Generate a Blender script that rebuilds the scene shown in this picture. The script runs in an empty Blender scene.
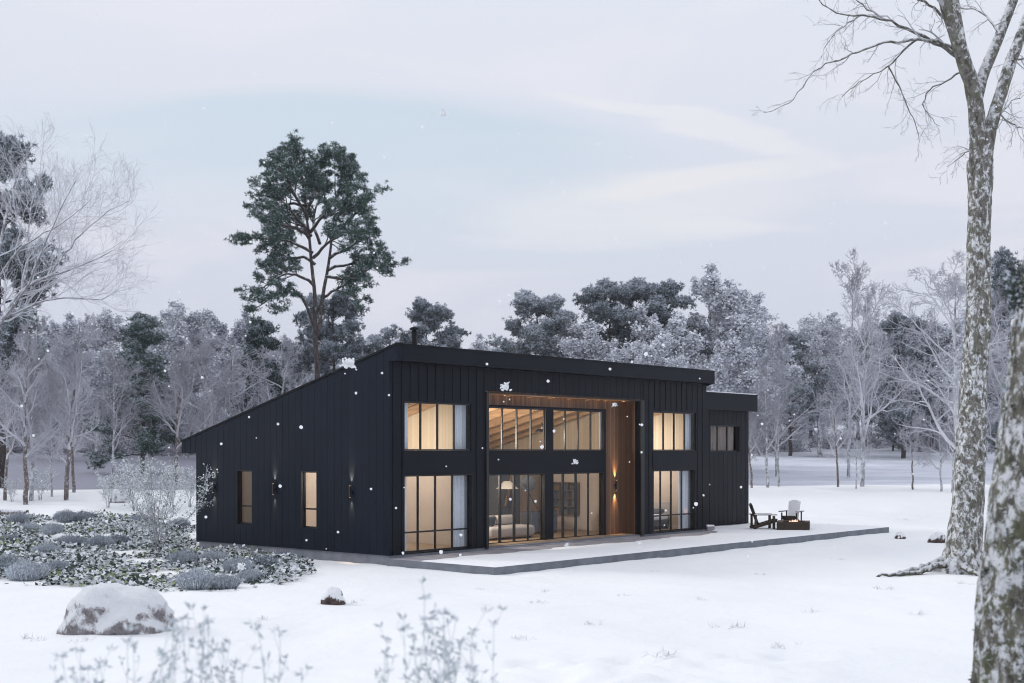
import bpy, bmesh, math, random
import numpy as np
from mathutils import Vector, Matrix

random.seed(7)
rng = np.random.default_rng(11)
scene = bpy.context.scene
col = scene.collection
PI = math.pi

# ------------------------------------------------------------------ camera
F_PX, CX, HOR, CAM_H = 1278.0, 512.0, 451.0, 3.3
cam_data = bpy.data.cameras.new("camera")
cam = bpy.data.objects.new("camera", cam_data)
col.objects.link(cam)
cam.location = (0, 0, CAM_H)
cam.rotation_euler = (PI / 2, 0, 0)
cam_data.sensor_width = 36
cam_data.lens = F_PX / 1024 * 36
cam_data.shift_y = (HOR - 341.5) / 1024
cam_data.clip_start = 0.1
cam_data.clip_end = 6000
cam_data.dof.use_dof = True
cam_data.dof.focus_distance = 40
cam_data.dof.aperture_fstop = 1.9
scene.camera = cam

# ------------------------------------------------------------------ world, sun, exposure
SUN_EL, SUN_AZ = math.radians(30), math.radians(-70)      # azimuth from +Y, to the left of the view, slightly forward
world = bpy.data.worlds.new("World")
scene.world = world
world.use_nodes = True
wt = world.node_tree
wt.nodes.clear()


def wn(kind, **kw):
    n = wt.nodes.new(kind)
    for k, v in kw.items():
        setattr(n, k, v)
    return n


def wl(a, b):
    wt.links.new(a, b)


def wmath(op, a, b=None, clamp=False):
    n = wn('ShaderNodeMath', operation=op)
    n.use_clamp = clamp
    for i, v in enumerate((a, b)):
        if v is None:
            continue
        if isinstance(v, (int, float)):
            n.inputs[i].default_value = v
        else:
            wl(v, n.inputs[i])
    return n.outputs[0]


def wsmooth(x, a, b):
    n = wn('ShaderNodeMapRange', interpolation_type='SMOOTHSTEP')
    wl(x, n.inputs[0])
    n.inputs[1].default_value = a
    n.inputs[2].default_value = b
    return n.outputs[0]


def wmix(fac, a, b):
    n = wn('ShaderNodeMix', data_type='RGBA')
    if isinstance(fac, (int, float)):
        n.inputs[0].default_value = fac
    else:
        wl(fac, n.inputs[0])
    for i, v in ((6, a), (7, b)):
        if isinstance(v, tuple):
            n.inputs[i].default_value = (*v, 1)
        else:
            wl(v, n.inputs[i])
    return n.outputs[2]


sky = wn('ShaderNodeTexSky', sky_type='NISHITA', sun_disc=False, sun_elevation=SUN_EL, sun_rotation=SUN_AZ)
geo = wn('ShaderNodeTexCoord')
sep = wn('ShaderNodeSeparateXYZ')
wl(geo.outputs['Generated'], sep.inputs[0])
az = wmath('ARCTAN2', sep.outputs[0], sep.outputs[1])
el = wmath('ARCSINE', sep.outputs[2])
# overcast cloud deck: cooler and dimmer at the horizon, brighter above the frame
grad = wsmooth(el, 0.0, 0.42)
low = wmix(grad, (6.35, 6.65, 7.75), (7.5, 7.9, 8.8))
zen = wsmooth(el, 0.42, 1.3)
deck = wmix(zen, low, (11.6, 11.9, 12.8))
# slightly wavy streaks of cloud, stretched along the horizon
cmb = wn('ShaderNodeCombineXYZ')
wl(wmath('MULTIPLY', az, 2.2), cmb.inputs[0])
wl(wmath('MULTIPLY', el, 10.0), cmb.inputs[1])
noi = wn('ShaderNodeTexNoise')
noi.inputs['Scale'].default_value = 1.6
noi.inputs['Detail'].default_value = 6
noi.inputs['Roughness'].default_value = 0.55
noi.inputs['Distortion'].default_value = 0.6
wl(cmb.outputs[0], noi.inputs['Vector'])
cl = noi.outputs[0]
deck = wmix(wmath('MULTIPLY', wsmooth(cl, 0.46, 0.62), 0.42), deck, (8.3, 8.25, 8.75))


def blob(a0, e0, sa, se, tilt=0.0, warp=0.06):
    """soft elliptical region of the sky round a direction, its edge broken by the cloud noise"""
    da = wmath('SUBTRACT', az, a0)
    de = wmath('SUBTRACT', wmath('SUBTRACT', el, e0), wmath('MULTIPLY', da, tilt))
    de = wmath('ADD', de, wmath('MULTIPLY', wmath('SUBTRACT', cl, 0.5), warp))
    q = wmath('ADD', wmath('POWER', wmath('ABSOLUTE', wmath('DIVIDE', da, sa)), 2.0),
              wmath('POWER', wmath('ABSOLUTE', wmath('DIVIDE', de, se)), 2.0))
    return wsmooth(q, 1.0, 0.15)


blue = wmix(0.10, (6.2, 7.25, 8.3), sky.outputs[0])
top_e = wmath('ADD', wmath('SUBTRACT', 0.278, wmath('MULTIPLY', wmath('POWER', wmath('ABSOLUTE', wmath('ADD', az, 0.12)), 2.0), 0.55)), wmath('MULTIPLY', wmath('SUBTRACT', cl, 0.5), 0.05))
cut = wsmooth(wmath('SUBTRACT', top_e, el), -0.004, 0.020)
band = wmath('MULTIPLY', wmath('MULTIPLY', cut, wsmooth(el, 0.16, 0.265)), wmath('MULTIPLY', wsmooth(az, -0.46, -0.22), wsmooth(az, 0.15, 0.0)))
deck = wmix(wmath('MULTIPLY', band, 0.85), deck, blue)
deck = wmix(wmath('MULTIPLY', blob(-0.20, 0.215, 0.42, 0.05, 0.0, 0.05), 0.25), deck, blue)
deck = wmix(wmath('MULTIPLY', blob(0.02, 0.165, 0.22, 0.03, 0.0, 0.05), 0.25), deck, blue)
deck = wmix(wmath('MULTIPLY', blob(0.14, 0.246, 0.13, 0.012, -0.27, 0.07), 0.42), deck, (8.9, 8.7, 8.8))
deck = wmix(wmath('MULTIPLY', blob(0.15, 0.205, 0.12, 0.013, 0.09, 0.07), 0.4), deck, (8.8, 8.6, 8.6))
deck = wmix(wmath('MULTIPLY', blob(0.10, 0.185, 0.16, 0.035, 0.05, 0.06), 0.35), deck, (8.5, 8.5, 8.5))
bg = wn('ShaderNodeBackground')
bg.inputs[1].default_value = 0.1
wl(deck, bg.inputs[0])
wo = wn('ShaderNodeOutputWorld')
wl(bg.outputs[0], wo.inputs[0])

sun_d = bpy.data.lights.new("sun", 'SUN')
sun_d.energy = 1.05
sun_d.angle = math.radians(14)
sun_d.color = (1.0, 0.97, 0.93)
sun = bpy.data.objects.new("sun", sun_d)
col.objects.link(sun)
sdir = Vector((math.sin(SUN_AZ) * math.cos(SUN_EL), math.cos(SUN_AZ) * math.cos(SUN_EL), math.sin(SUN_EL)))
sun.rotation_euler = sdir.to_track_quat('Z', 'Y').to_euler()

scene.view_settings.view_transform = 'Standard'
scene.view_settings.look = 'None'
scene.view_settings.exposure = 0.05
scene.view_settings.gamma = 1.0
scene.view_settings.use_curve_mapping = False
scene.render.engine = 'CYCLES'
scene.cycles.use_denoising = True
scene.cycles.filter_width = 1.1
scene.cycles.pixel_filter_type = 'BLACKMAN_HARRIS'
scene.cycles.max_bounces = 7
scene.cycles.diffuse_bounces = 3
scene.cycles.glossy_bounces = 3
scene.cycles.transparent_max_bounces = 12
scene.cycles.volume_bounces = 0
scene.cycles.sample_clamp_indirect = 4.0


# ------------------------------------------------------------------ materials
def srgb(r, g, b):
    return tuple(((c / 255) / 12.92 if c / 255 <= 0.04045 else ((c / 255 + 0.055) / 1.055) ** 2.4) for c in (r, g, b))


class Mat:
    def __init__(self, name, base=(0.5, 0.5, 0.5), rough=0.7, metal=0.0, spec=0.5):
        self.m = bpy.data.materials.new(name)
        self.m.use_nodes = True
        self.t = self.m.node_tree
        self.p = self.t.nodes['Principled BSDF']
        self.set(Base_Color=(*base, 1), Roughness=rough, Metallic=metal)
        self.p.inputs['Specular IOR Level'].default_value = spec
        self.base = base

    def set(self, **kw):
        for k, v in kw.items():
            self.p.inputs[k.replace('_', ' ')].default_value = v

    def n(self, kind, **kw):
        n = self.t.nodes.new(kind)
        for k, v in kw.items():
            setattr(n, k, v)
        return n

    def l(self, a, b):
        self.t.links.new(a, b)

    def coord(self, which='Object', scale=(1, 1, 1)):
        tc = self.n('ShaderNodeTexCoord')
        mp = self.n('ShaderNodeMapping')
        mp.inputs['Scale'].default_value = scale
        self.l(tc.outputs[which], mp.inputs[0])
        return mp.outputs[0]

    def noise(self, scale, detail=4, rough=0.55, vec=None, dist=0.0):
        n = self.n('ShaderNodeTexNoise')
        n.inputs['Scale'].default_value = scale
        n.inputs['Detail'].default_value = detail
        n.inputs['Roughness'].default_value = rough
        n.inputs['Distortion'].default_value = dist
        self.l(vec if vec is not None else self.coord(), n.inputs['Vector'])
        return n.outputs[0]

    def remap(self, x, a, b, c=0.0, d=1.0, smooth=False):
        n = self.n('ShaderNodeMapRange')
        if smooth:
            n.interpolation_type = 'SMOOTHSTEP'
        self.l(x, n.inputs[0])
        for i, v in zip((1, 2, 3, 4), (a, b, c, d)):
            n.inputs[i].default_value = v
        return n.outputs[0]

    def math(self, op, a, b=None):
        n = self.n('ShaderNodeMath', operation=op)
        for i, v in enumerate((a, b)):
            if v is None:
                continue
            if isinstance(v, (int, float)):
                n.inputs[i].default_value = v
            else:
                self.l(v, n.inputs[i])
        return n.outputs[0]

    def mix(self, fac, a, b):
        n = self.n('ShaderNodeMix', data_type='RGBA')
        if isinstance(fac, (int, float)):
            n.inputs[0].default_value = fac
        else:
            self.l(fac, n.inputs[0])
        for i, v in ((6, a), (7, b)):
            if isinstance(v, tuple):
                n.inputs[i].default_value = (*v, 1)
            else:
                self.l(v, n.inputs[i])
        return n.outputs[2]

    def color(self, c):
        self.l(c, self.p.inputs['Base Color'])

    def bump(self, h, strength=0.3, dist=0.02):
        b = self.n('ShaderNodeBump')
        b.inputs['Strength'].default_value = strength
        b.inputs['Distance'].default_value = dist
        self.l(h, b.inputs['Height'])
        self.l(b.outputs[0], self.p.inputs['Normal'])

    def normal_z(self):
        g = self.n('ShaderNodeNewGeometry')
        s = self.n('ShaderNodeSeparateXYZ')
        self.l(g.outputs['Normal'], s.inputs[0])
        return s.outputs[2]


M = {}


def simple(name, base, rough=0.7, var=0.12, scale=6.0, metal=0.0, spec=0.4, stretch=(1, 1, 1), bump=0.0):
    m = Mat(name, base, rough, metal, spec)
    v = m.noise(scale, 5, 0.6, m.coord('Object', stretch))
    a = tuple(c * (1 - var) for c in base)
    b = tuple(min(1, c * (1 + var)) for c in base)
    m.color(m.mix(m.remap(v, 0.3, 0.7), a, b))
    if bump:
        m.bump(v, bump, 0.01)
    M[name] = m.m
    return m


SNOW = (0.83, 0.85, 0.88)
# snow on the ground: soft drifts, faint crust, sparse grass specks; haze and shade over the far field are painted in as greyer colour
m = Mat('snow_ground', SNOW, 0.85, 0, 0.25)
pos = m.coord('Object')
sp = m.n('ShaderNodeSeparateXYZ'); m.l(pos, sp.inputs[0])
big = m.noise(0.16, 5, 0.6, m.coord('Object', (1, 0.55, 1)), 0.5)
mid = m.noise(1.3, 6, 0.62, pos)
fine = m.noise(9.0, 5, 0.65, pos)
near_c = m.mix(m.remap(big, 0.38, 0.66), (0.79, 0.812, 0.842), (0.865, 0.878, 0.89))
near_c = m.mix(m.remap(mid, 0.62, 0.78, 0, 0.35), near_c, (0.72, 0.75, 0.81))
speck = m.math('MULTIPLY', m.remap(fine, 0.69, 0.76), m.remap(m.noise(0.5, 3, 0.5, pos), 0.48, 0.62))
near_c = m.mix(m.math('MULTIPLY', speck, 0.28), near_c, (0.30, 0.30, 0.30))
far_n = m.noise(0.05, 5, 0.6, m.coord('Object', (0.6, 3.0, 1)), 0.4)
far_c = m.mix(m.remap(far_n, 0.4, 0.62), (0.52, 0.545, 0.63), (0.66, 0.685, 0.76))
far_c = m.mix(m.remap(sp.outputs[0], -4, 20, 0.95, 0.0, True), far_c, (0.23, 0.235, 0.29))  # darkened toward the left for shade and brush, put into the colour
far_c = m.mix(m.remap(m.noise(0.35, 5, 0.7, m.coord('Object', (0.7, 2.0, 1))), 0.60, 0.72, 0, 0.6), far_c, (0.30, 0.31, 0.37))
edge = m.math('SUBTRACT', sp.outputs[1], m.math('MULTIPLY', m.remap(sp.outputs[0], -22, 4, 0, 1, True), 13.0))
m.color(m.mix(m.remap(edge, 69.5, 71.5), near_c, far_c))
hh = m.math('ADD', m.math('MULTIPLY', big, 1.2), m.math('ADD', m.math('MULTIPLY', mid, 0.35), m.math('MULTIPLY', fine, 0.06)))
m.bump(hh, 0.7, 0.24)
M['snow_ground'] = m.m

m = Mat('snow', SNOW, 0.85, 0, 0.25)
m.bump(m.noise(7, 5, 0.6), 0.5, 0.03)
M['snow'] = m.m


def siding(name, base, rough):
    m = Mat(name, base, rough, 0.0, 0.12)
    v = m.noise(1.4, 6, 0.65, m.coord('Object', (1.0, 1.0, 0.35)))
    w = m.noise(30, 3, 0.5, m.coord('Object', (1, 1, 0.06)))
    c = m.mix(m.remap(v, 0.3, 0.7), tuple(x * 0.82 for x in base), tuple(x * 1.18 for x in base))
    c = m.mix(m.remap(w, 0.5, 0.8, 0, 0.22), c, tuple(x * 1.5 for x in base))
    m.color(c)
    m.l(m.remap(v, 0.25, 0.75, rough - 0.08, rough + 0.1), m.p.inputs['Roughness'])
    m.bump(w, 0.06, 0.01)
    M[name] = m.m


siding('siding_gable', (0.0055, 0.0095, 0.0185), 0.36)
siding('siding_front', (0.0068, 0.0085, 0.0135), 0.4)
siding('siding_trim', (0.007, 0.008, 0.010), 0.4)
simple('frame_black', (0.012, 0.012, 0.014), 0.45, 0.1)
simple('concrete', (0.17, 0.185, 0.215), 0.85, 0.22, 2.2, bump=0.15)
simple('concrete_bare', (0.30, 0.29, 0.32), 0.85, 0.25, 1.6, bump=0.1)

# vertical cedar boards
m = Mat('wood_board', (0.2, 0.1, 0.05), 0.55, 0, 0.35)
v = m.coord('Object')
s3 = m.n('ShaderNodeSeparateXYZ'); m.l(v, s3.inputs[0])
along = m.math('ADD', s3.outputs[0], s3.outputs[1])
bid = m.math('FLOOR', m.math('DIVIDE', along, 0.105))
wn_ = m.n('ShaderNodeTexWhiteNoise', noise_dimensions='1D'); m.l(bid, wn_.inputs['W'])
grain = m.noise(9, 6, 0.65, m.coord('Object', (3.0, 3.0, 0.25)), 1.2)
c = m.mix(wn_.outputs['Value'], (0.105, 0.058, 0.036), (0.27, 0.150, 0.088))
c = m.mix(m.remap(grain, 0.35, 0.72, 0, 0.55), c, (0.085, 0.042, 0.024))
fr = m.math('FRACT', m.math('DIVIDE', along, 0.105))
gap = m.math('LESS_THAN', fr, 0.09)
c = m.mix(gap, c, (0.025, 0.014, 0.01))
m.color(c)
m.bump(m.math('SUBTRACT', m.math('MULTIPLY', grain, 0.15), gap), 0.5, 0.012)
M['wood_board'] = m.m

m = Mat('panel_wood', (0.5, 0.4, 0.28), 0.6)
v = m.coord('Object'); s3 = m.n('ShaderNodeSeparateXYZ'); m.l(v, s3.inputs[0])
along = m.math('ADD', s3.outputs[0], s3.outputs[1])
bid = m.math('FLOOR', m.math('DIVIDE', along, 0.14))
wn_ = m.n('ShaderNodeTexWhiteNoise', noise_dimensions='1D'); m.l(bid, wn_.inputs['W'])
c = m.mix(wn_.outputs['Value'], (0.56, 0.45, 0.32), (0.66, 0.55, 0.41))
gap = m.math('LESS_THAN', m.math('FRACT', m.math('DIVIDE', along, 0.14)), 0.07)
m.color(m.mix(gap, c, (0.42, 0.33, 0.22)))
M['panel_wood'] = m.m
simple('plaster', (0.56, 0.47, 0.40), 0.8, 0.05, 1.2)
simple('floor_oak', (0.33, 0.23, 0.15), 0.45, 0.2, 3.0, stretch=(0.4, 3, 1))
simple('rafter_wood', (0.46, 0.29, 0.16), 0.55, 0.2, 4.0, stretch=(3, 0.3, 3))
simple('ceiling_wood', (0.16, 0.095, 0.055), 0.6, 0.2, 4.0, stretch=(4, 0.3, 1))
simple('dark_fabric', (0.06, 0.065, 0.08), 0.8, 0.2, 8)
simple('cream_fabric', (0.42, 0.385, 0.36), 0.9, 0.08, 12, bump=0.2)
simple('white_fabric', (0.74, 0.77, 0.83), 0.9, 0.06, 12, bump=0.1)
simple('brown_reflection', (0.30, 0.24, 0.20), 0.85, 0.25, 5, stretch=(6, 6, 0.5))  # brown of trees reflected in the wing glass, painted on a sheet
simple('lamp_metal', (0.02, 0.02, 0.022), 0.4, 0.1)
simple('outdoor_wood', (0.045, 0.032, 0.022), 0.7, 0.3, 10, stretch=(1, 1, 1), bump=0.3)
simple('bronze_wood', (0.17, 0.11, 0.06), 0.6, 0.2, 8)
simple('shelf_box', (0.10, 0.115, 0.15), 0.6, 0.3, 3)

m = Mat('glass', (1, 1, 1), 0.02)
tr = m.n('ShaderNodeBsdfTransparent'); tr.inputs[0].default_value = (0.93, 0.94, 0.95, 1)
gl = m.n('ShaderNodeBsdfGlossy'); gl.inputs['Roughness'].default_value = 0.02
fz = m.n('ShaderNodeFresnel'); fz.inputs[0].default_value = 1.35
mx = m.n('ShaderNodeMixShader')
gq = m.n('ShaderNodeNewGeometry'); m.l(m.math('MULTIPLY', fz.outputs[0], m.math('SUBTRACT', 1.0, gq.outputs['Backfacing'])), mx.inputs[0]); m.l(tr.outputs[0], mx.inputs[1]); m.l(gl.outputs[0], mx.inputs[2])
m.l(mx.outputs[0], m.t.nodes['Material Output'].inputs[0])
M['glass'] = m.m


def emitter(name, colr, strength):
    m = Mat(name, (0.45, 0.42, 0.38))
    m.set(Emission_Color=(*colr, 1), Emission_Strength=strength)
    M[name] = m.m


emitter('lamp_glow', (1.0, 0.62, 0.30), 2.5)
emitter('shade_glow', (1.0, 0.78, 0.55), 0.08)
emitter('flame', (1.0, 0.50, 0.36), 1.0)


def bark(name, dark, light, snow_lo, snow_hi, scale=6.0, moss=0.0, upsnow=True, bumps=0.5, snowc=(0.72, 0.75, 0.80), upw=0.22):
    """bark with snow and frost blown into it, thicker on upward faces"""
    m = Mat(name, light, 0.9, 0, 0.2)
    n1 = m.noise(scale, 8, 0.72, m.coord('Object', (1, 1, 1 if 'rock' in name else 0.45)), 0.4)
    n2 = m.noise(scale * 0.8, 9, 0.74, m.coord('Object', (1, 1, 0.75)), 0.3)
    c = m.mix(m.remap(n1, 0.35, 0.65), dark, light)
    if moss:
        c = m.mix(m.math('MULTIPLY', m.remap(m.noise(scale * 0.3, 4, 0.6), 0.48, 0.62), moss), c, (0.13, 0.15, 0.075))
    f = n2
    if upsnow:
        f = m.math('ADD', n2, m.math('MULTIPLY', m.normal_z(), upw))
    c = m.mix(m.remap(f, snow_lo, snow_hi), c, snowc)
    m.color(c)
    m.bump(m.math('ADD', n1, m.math('MULTIPLY', f, 0.8)), bumps, 0.06)
    M[name] = m.m


bark('bark_hero', (0.045, 0.04, 0.034), (0.24, 0.23, 0.215), 0.49, 0.60, 9, 0.30, True, 0.6, (0.68, 0.70, 0.73), 0.2)
bark('bark_near', (0.035, 0.034, 0.03), (0.19, 0.18, 0.15), 0.50, 0.59, 10, 0.5, True, 0.8, (0.62, 0.64, 0.68), 0.16)
bark('bark_brown', (0.09, 0.072, 0.07), (0.24, 0.20, 0.19), 0.54, 0.66, 9, 0)
bark('bark_frost', (0.17, 0.165, 0.18), (0.34, 0.335, 0.36), 0.44, 0.60, 6, 0)
bark('bark_pine', (0.035, 0.03, 0.03), (0.10, 0.085, 0.082), 0.60, 0.72, 6, 0)
bark('rock_snow', (0.13, 0.115, 0.12), (0.36, 0.34, 0.36), 0.50, 0.66, 8, 0, True, 0.9, (0.78, 0.80, 0.84), 0.5)
bark('rock_red', (0.035, 0.026, 0.025), (0.14, 0.10, 0.09), 0.60, 0.68, 9.0, 0, True, 0.7, (0.80, 0.82, 0.86), 0.5)


def twigmat(name, lo, hi, spread=0.5):
    m = Mat(name, lo, 0.9, 0, 0.15)
    n1 = m.noise(0.8, 4, 0.6)
    oi = m.n('ShaderNodeObjectInfo')
    f = m.math('ADD', m.math('MULTIPLY', n1, 0.9), m.math('MULTIPLY', m.math('SUBTRACT', oi.outputs['Random'], 0.5), spread))
    m.color(m.mix(m.remap(f, 0.2, 0.75), lo, hi))
    M[name] = m.m


twigmat('twig_frost', (0.36, 0.36, 0.41), (0.68, 0.69, 0.76))
twigmat('twig_white', (0.40, 0.395, 0.43), (0.72, 0.73, 0.79), 0.3)
twigmat('twig_mid', (0.30, 0.30, 0.345), (0.56, 0.57, 0.64), 0.3)
twigmat('leaf_pale', (0.66, 0.70, 0.72), (0.80, 0.83, 0.86))
twigmat('twig_brown', (0.26, 0.245, 0.265), (0.48, 0.47, 0.51))
twigmat('twig_dark', (0.11, 0.105, 0.125), (0.24, 0.235, 0.27))
m = Mat('flake', (0.95, 0.96, 0.98), 0.9, 0, 0.1)
tl = m.n('ShaderNodeBsdfTranslucent'); tl.inputs[0].default_value = (0.95, 0.96, 0.98, 1)
ms = m.n('ShaderNodeMixShader'); ms.inputs[0].default_value = 0.45
m.l(m.p.outputs[0], ms.inputs[1]); m.l(tl.outputs[0], ms.inputs[2]); m.l(ms.outputs[0], m.t.nodes['Material Output'].inputs[0])
M['flake'] = m.m
twigmat('twig_hero', (0.24, 0.235, 0.245), (0.58, 0.58, 0.62), 0.0)
twigmat('frost_leaf', (0.62, 0.64, 0.70), (0.84, 0.86, 0.91))
twigmat('needle', (0.035, 0.072, 0.058), (0.105, 0.165, 0.135))
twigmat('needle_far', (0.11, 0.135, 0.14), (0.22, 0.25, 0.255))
twigmat('leaf_snow', (0.62, 0.65, 0.70), (0.80, 0.83, 0.87))
twigmat('needle_snow', (0.36, 0.40, 0.46), (0.56, 0.60, 0.67))
twigmat('leaf_dark', (0.035, 0.048, 0.044), (0.10, 0.125, 0.11))
twigmat('leaf_sage', (0.24, 0.30, 0.28), (0.46, 0.53, 0.50))
twigmat('leaf_lime', (0.20, 0.25, 0.12), (0.36, 0.42, 0.26))
twigmat('lavender_grey', (0.22, 0.26, 0.31), (0.50, 0.55, 0.62))
twigmat('weed_grey', (0.34, 0.40, 0.43), (0.56, 0.61, 0.65), 0.2)


# ------------------------------------------------------------------ object helpers
def tag(o, label=None, cat=None, group=None, kind=None):
    if label: o['label'] = label
    if cat: o['category'] = cat
    if group: o['group'] = group
    if kind: o['kind'] = kind
    return o


def link(name, me, parent=None):
    o = bpy.data.objects.new(name, me)
    col.objects.link(o)
    if parent: o.parent = parent
    return o


def empty(name, loc=(0, 0, 0), rz=0.0):
    o = bpy.data.objects.new(name, None)
    o.empty_display_size = 0.3
    col.objects.link(o)
    o.location = loc
    o.rotation_euler = (0, 0, rz)
    return o


def copy_tree(o, parent=None):
    c = o.copy()
    col.objects.link(c)
    c.parent = parent
    for ch in list(o.children):
        copy_tree(ch, c)
    return c


class MB:
    """collects shapes for ONE mesh"""
    def __init__(self):
        self.v, self.f, self.m = [], [], []
        self.mi = 0

    def add(self, verts, faces):
        b = len(self.v)
        self.v += [tuple(p) for p in verts]
        self.f += [tuple(b + i for i in q) for q in faces]
        self.m += [self.mi] * len(faces)

    def box(self, x0, x1, y0, y1, z0, z1, mat=None):
        vs = [(x, y, z) for z in (z0, z1) for y in (y0, y1) for x in (x0, x1)]
        if mat is not None:
            vs = [mat @ Vector(p) for p in vs]
        self.add(vs, [(0, 2, 3, 1), (4, 5, 7, 6), (0, 1, 5, 4), (2, 6, 7, 3), (0, 4, 6, 2), (1, 3, 7, 5)])

    def bar(self, p, q, w, h, up=(0, 0, 1)):
        """a rectangular bar from p to q, w wide, h thick"""
        p, q = Vector(p), Vector(q)
        d = (q - p); L = d.length; d.normalize()
        s = d.cross(Vector(up)).normalized(); u = s.cross(d)
        vs = []
        for e in (p, q):
            for a, b in ((-1, -1), (1, -1), (1, 1), (-1, 1)):
                vs.append(e + s * a * w / 2 + u * b * h / 2)
        self.add(vs, [(0, 1, 2, 3), (7, 6, 5, 4), (0, 4, 5, 1), (1, 5, 6, 2), (2, 6, 7, 3), (3, 7, 4, 0)])

    def prism_x(self, poly, x0, x1):
        """poly of (y,z) extruded along x"""
        n = len(poly)
        vs = [(x0, *p) for p in poly] + [(x1, *p) for p in poly]
        self.add(vs, [tuple(range(n))[::-1], tuple(range(n, 2 * n))] + [(i, (i + 1) % n, n + (i + 1) % n, n + i) for i in range(n)])

    def prism_z(self, poly, z0, z1):
        n = len(poly)
        vs = [(*p, z0) for p in poly] + [(*p, z1) for p in poly]
        self.add(vs, [tuple(range(n))[::-1], tuple(range(n, 2 * n))] + [(i, (i + 1) % n, n + (i + 1) % n, n + i) for i in range(n)])

    def lathe(self, prof, n=20, cx=0, cy=0, cap=True):
        b = len(self.v)
        for r, z in prof:
            for k in range(n):
                a = 2 * PI * k / n
                self.v.append((cx + r * math.cos(a), cy + r * math.sin(a), z))
        fs = []
        for i in range(len(prof) - 1):
            for k in range(n):
                k2 = (k + 1) % n
                fs.append((b + i * n + k, b + i * n + k2, b + (i + 1) * n + k2, b + (i + 1) * n + k))
        if cap:
            fs.append(tuple(b + k for k in range(n))[::-1])
            fs.append(tuple(b + (len(prof) - 1) * n + k for k in range(n)))
        self.f += fs
        self.m += [self.mi] * len(fs)

    def build(self, name, mats, parent=None, smooth=False, bevel=0.0):
        me = bpy.data.meshes.new(name)
        me.from_pydata([tuple(p) for p in self.v], [], self.f)
        if not isinstance(mats, (list, tuple)): mats = [mats]
        for k in mats: me.materials.append(M[k])
        if len(mats) > 1: me.polygons.foreach_set('material_index', self.m)
        if smooth: me.polygons.foreach_set('use_smooth', [True] * len(me.polygons))
        me.update()
        o = link(name, me, parent)
        if bevel:
            b = o.modifiers.new('bevel', 'BEVEL'); b.width = bevel; b.segments = 2; b.limit_method = 'ANGLE'
        return o


def np_mesh(name, V, Fq, mats, mi=None, smooth=False):
    """V (n,3), Fq (m,k) all faces of k corners -> mesh datablock"""
    me = bpy.data.meshes.new(name)
    n, (mf, k) = len(V), Fq.shape
    me.vertices.add(n)
    me.vertices.foreach_set('co', V.astype(np.float32).ravel())
    me.loops.add(mf * k)
    me.loops.foreach_set('vertex_index', Fq.astype(np.int32).ravel())
    me.polygons.add(mf)
    me.polygons.foreach_set('loop_start', np.arange(0, mf * k, k, dtype=np.int32))
    me.polygons.foreach_set('loop_total', np.full(mf, k, dtype=np.int32))
    for q in mats: me.materials.append(M[q])
    if mi is not None: me.polygons.foreach_set('material_index', mi.astype(np.int32))
    if smooth: me.polygons.foreach_set('use_smooth', np.ones(mf, dtype=bool))
    me.update(calc_edges=True)
    return me


# ------------------------------------------------------------------ terrain
def ss(a, b, x):
    t = np.clip((x - a) / (b - a), 0, 1)
    return t * t * (3 - 2 * t)


def ground(X, Y):
    X, Y = np.asarray(X, float), np.asarray(Y, float)
    Yc = Y + 13.0 * (1 - ss(-22, 4, X))                      # the crest lies nearer on the left
    z = 1.12 * ss(56, 82, Yc)
    z = z - 0.9 * ss(83, 98, Yc) + 3.2 * ss(96, 190, Yc)
    z = z + (3.0 + 1.2 * np.sin(X * 0.05 + 1)) * ss(196, 222, Yc) + np.clip(Yc - 215, 0, 500) * 0.03
    z = z + 0.95 * (1 - ss(6.5, 14.5, Y))
    flat = ss(0, 6, np.abs(Y - 44) - 12) * 0.75 + 0.25
    z = z + flat * (0.035 * np.sin(X * 0.9 + Y * 0.31) + 0.03 * np.sin(X * 0.37 - Y * 0.73 + 2) + 0.015 * np.sin(2.1 * X + 1.3 * Y))
    z = z + 0.25 * ss(60, 120, Yc) * np.sin(X * 0.07 + Y * 0.05)
    near = (1 - ss(48, 75, Y)) * ss(4, 9, Y)
    z = z + near * 0.014 * (np.sin(X * 2.7 + 1.9 * np.sin(Y * 1.1)) * np.sin(Y * 2.2 + 1.3 * np.sin(X * 0.9)) + 0.6 * np.sin(X * 5.3 + 2 * np.sin(Y * 2.7)) * np.sin(Y * 4.1 + X))
    # an old line of footprints half filled with snow
    for k in range(13):
        fx_, fy_ = -0.2 + 0.42 * k, 19.4 + 0.10 * k + 0.22 * (k % 2)
        z = z - 0.12 * np.exp(-(((X - fx_) / 0.20) ** 2 + ((Y - fy_) / 0.24) ** 2))
    # trodden, lumpy snow in front
    w = np.exp(-(((X - 1.2) / 2.6) ** 2 + ((Y - 19.0) / 1.6) ** 2))
    z = z + w * 0.12 * (np.sin(X * 5.1 + 1.7 * np.sin(Y * 3)) * np.sin(Y * 4.3 + 1.3 * np.sin(X * 2.2)))
    return z - 0.01


def gz(x, y): return float(ground(x, y))


def graded(a, b, n, centre, tight):
    """n coordinates from a to b, spaced closely round centre"""
    s = np.linspace(np.arcsinh((a - centre) / tight), np.arcsinh((b - centre) / tight), n)
    return centre + tight * np.sinh(s)


gx = graded(-1200, 1200, 760, 0, 14)
gy = graded(-60, 1600, 860, 22, 10)
GX, GY = np.meshgrid(gx, gy)
V = np.stack([GX, GY, ground(GX, GY)], -1).reshape(-1, 3)
nx, ny = len(gx), len(gy)
i = (np.arange(ny - 1)[:, None] * nx + np.arange(nx - 1)[None]).ravel()
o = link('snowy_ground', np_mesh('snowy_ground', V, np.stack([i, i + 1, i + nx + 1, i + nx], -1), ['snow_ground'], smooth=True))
tag(o, 'snow covered ground running from the foreground to the forest', kind='structure')


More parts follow.
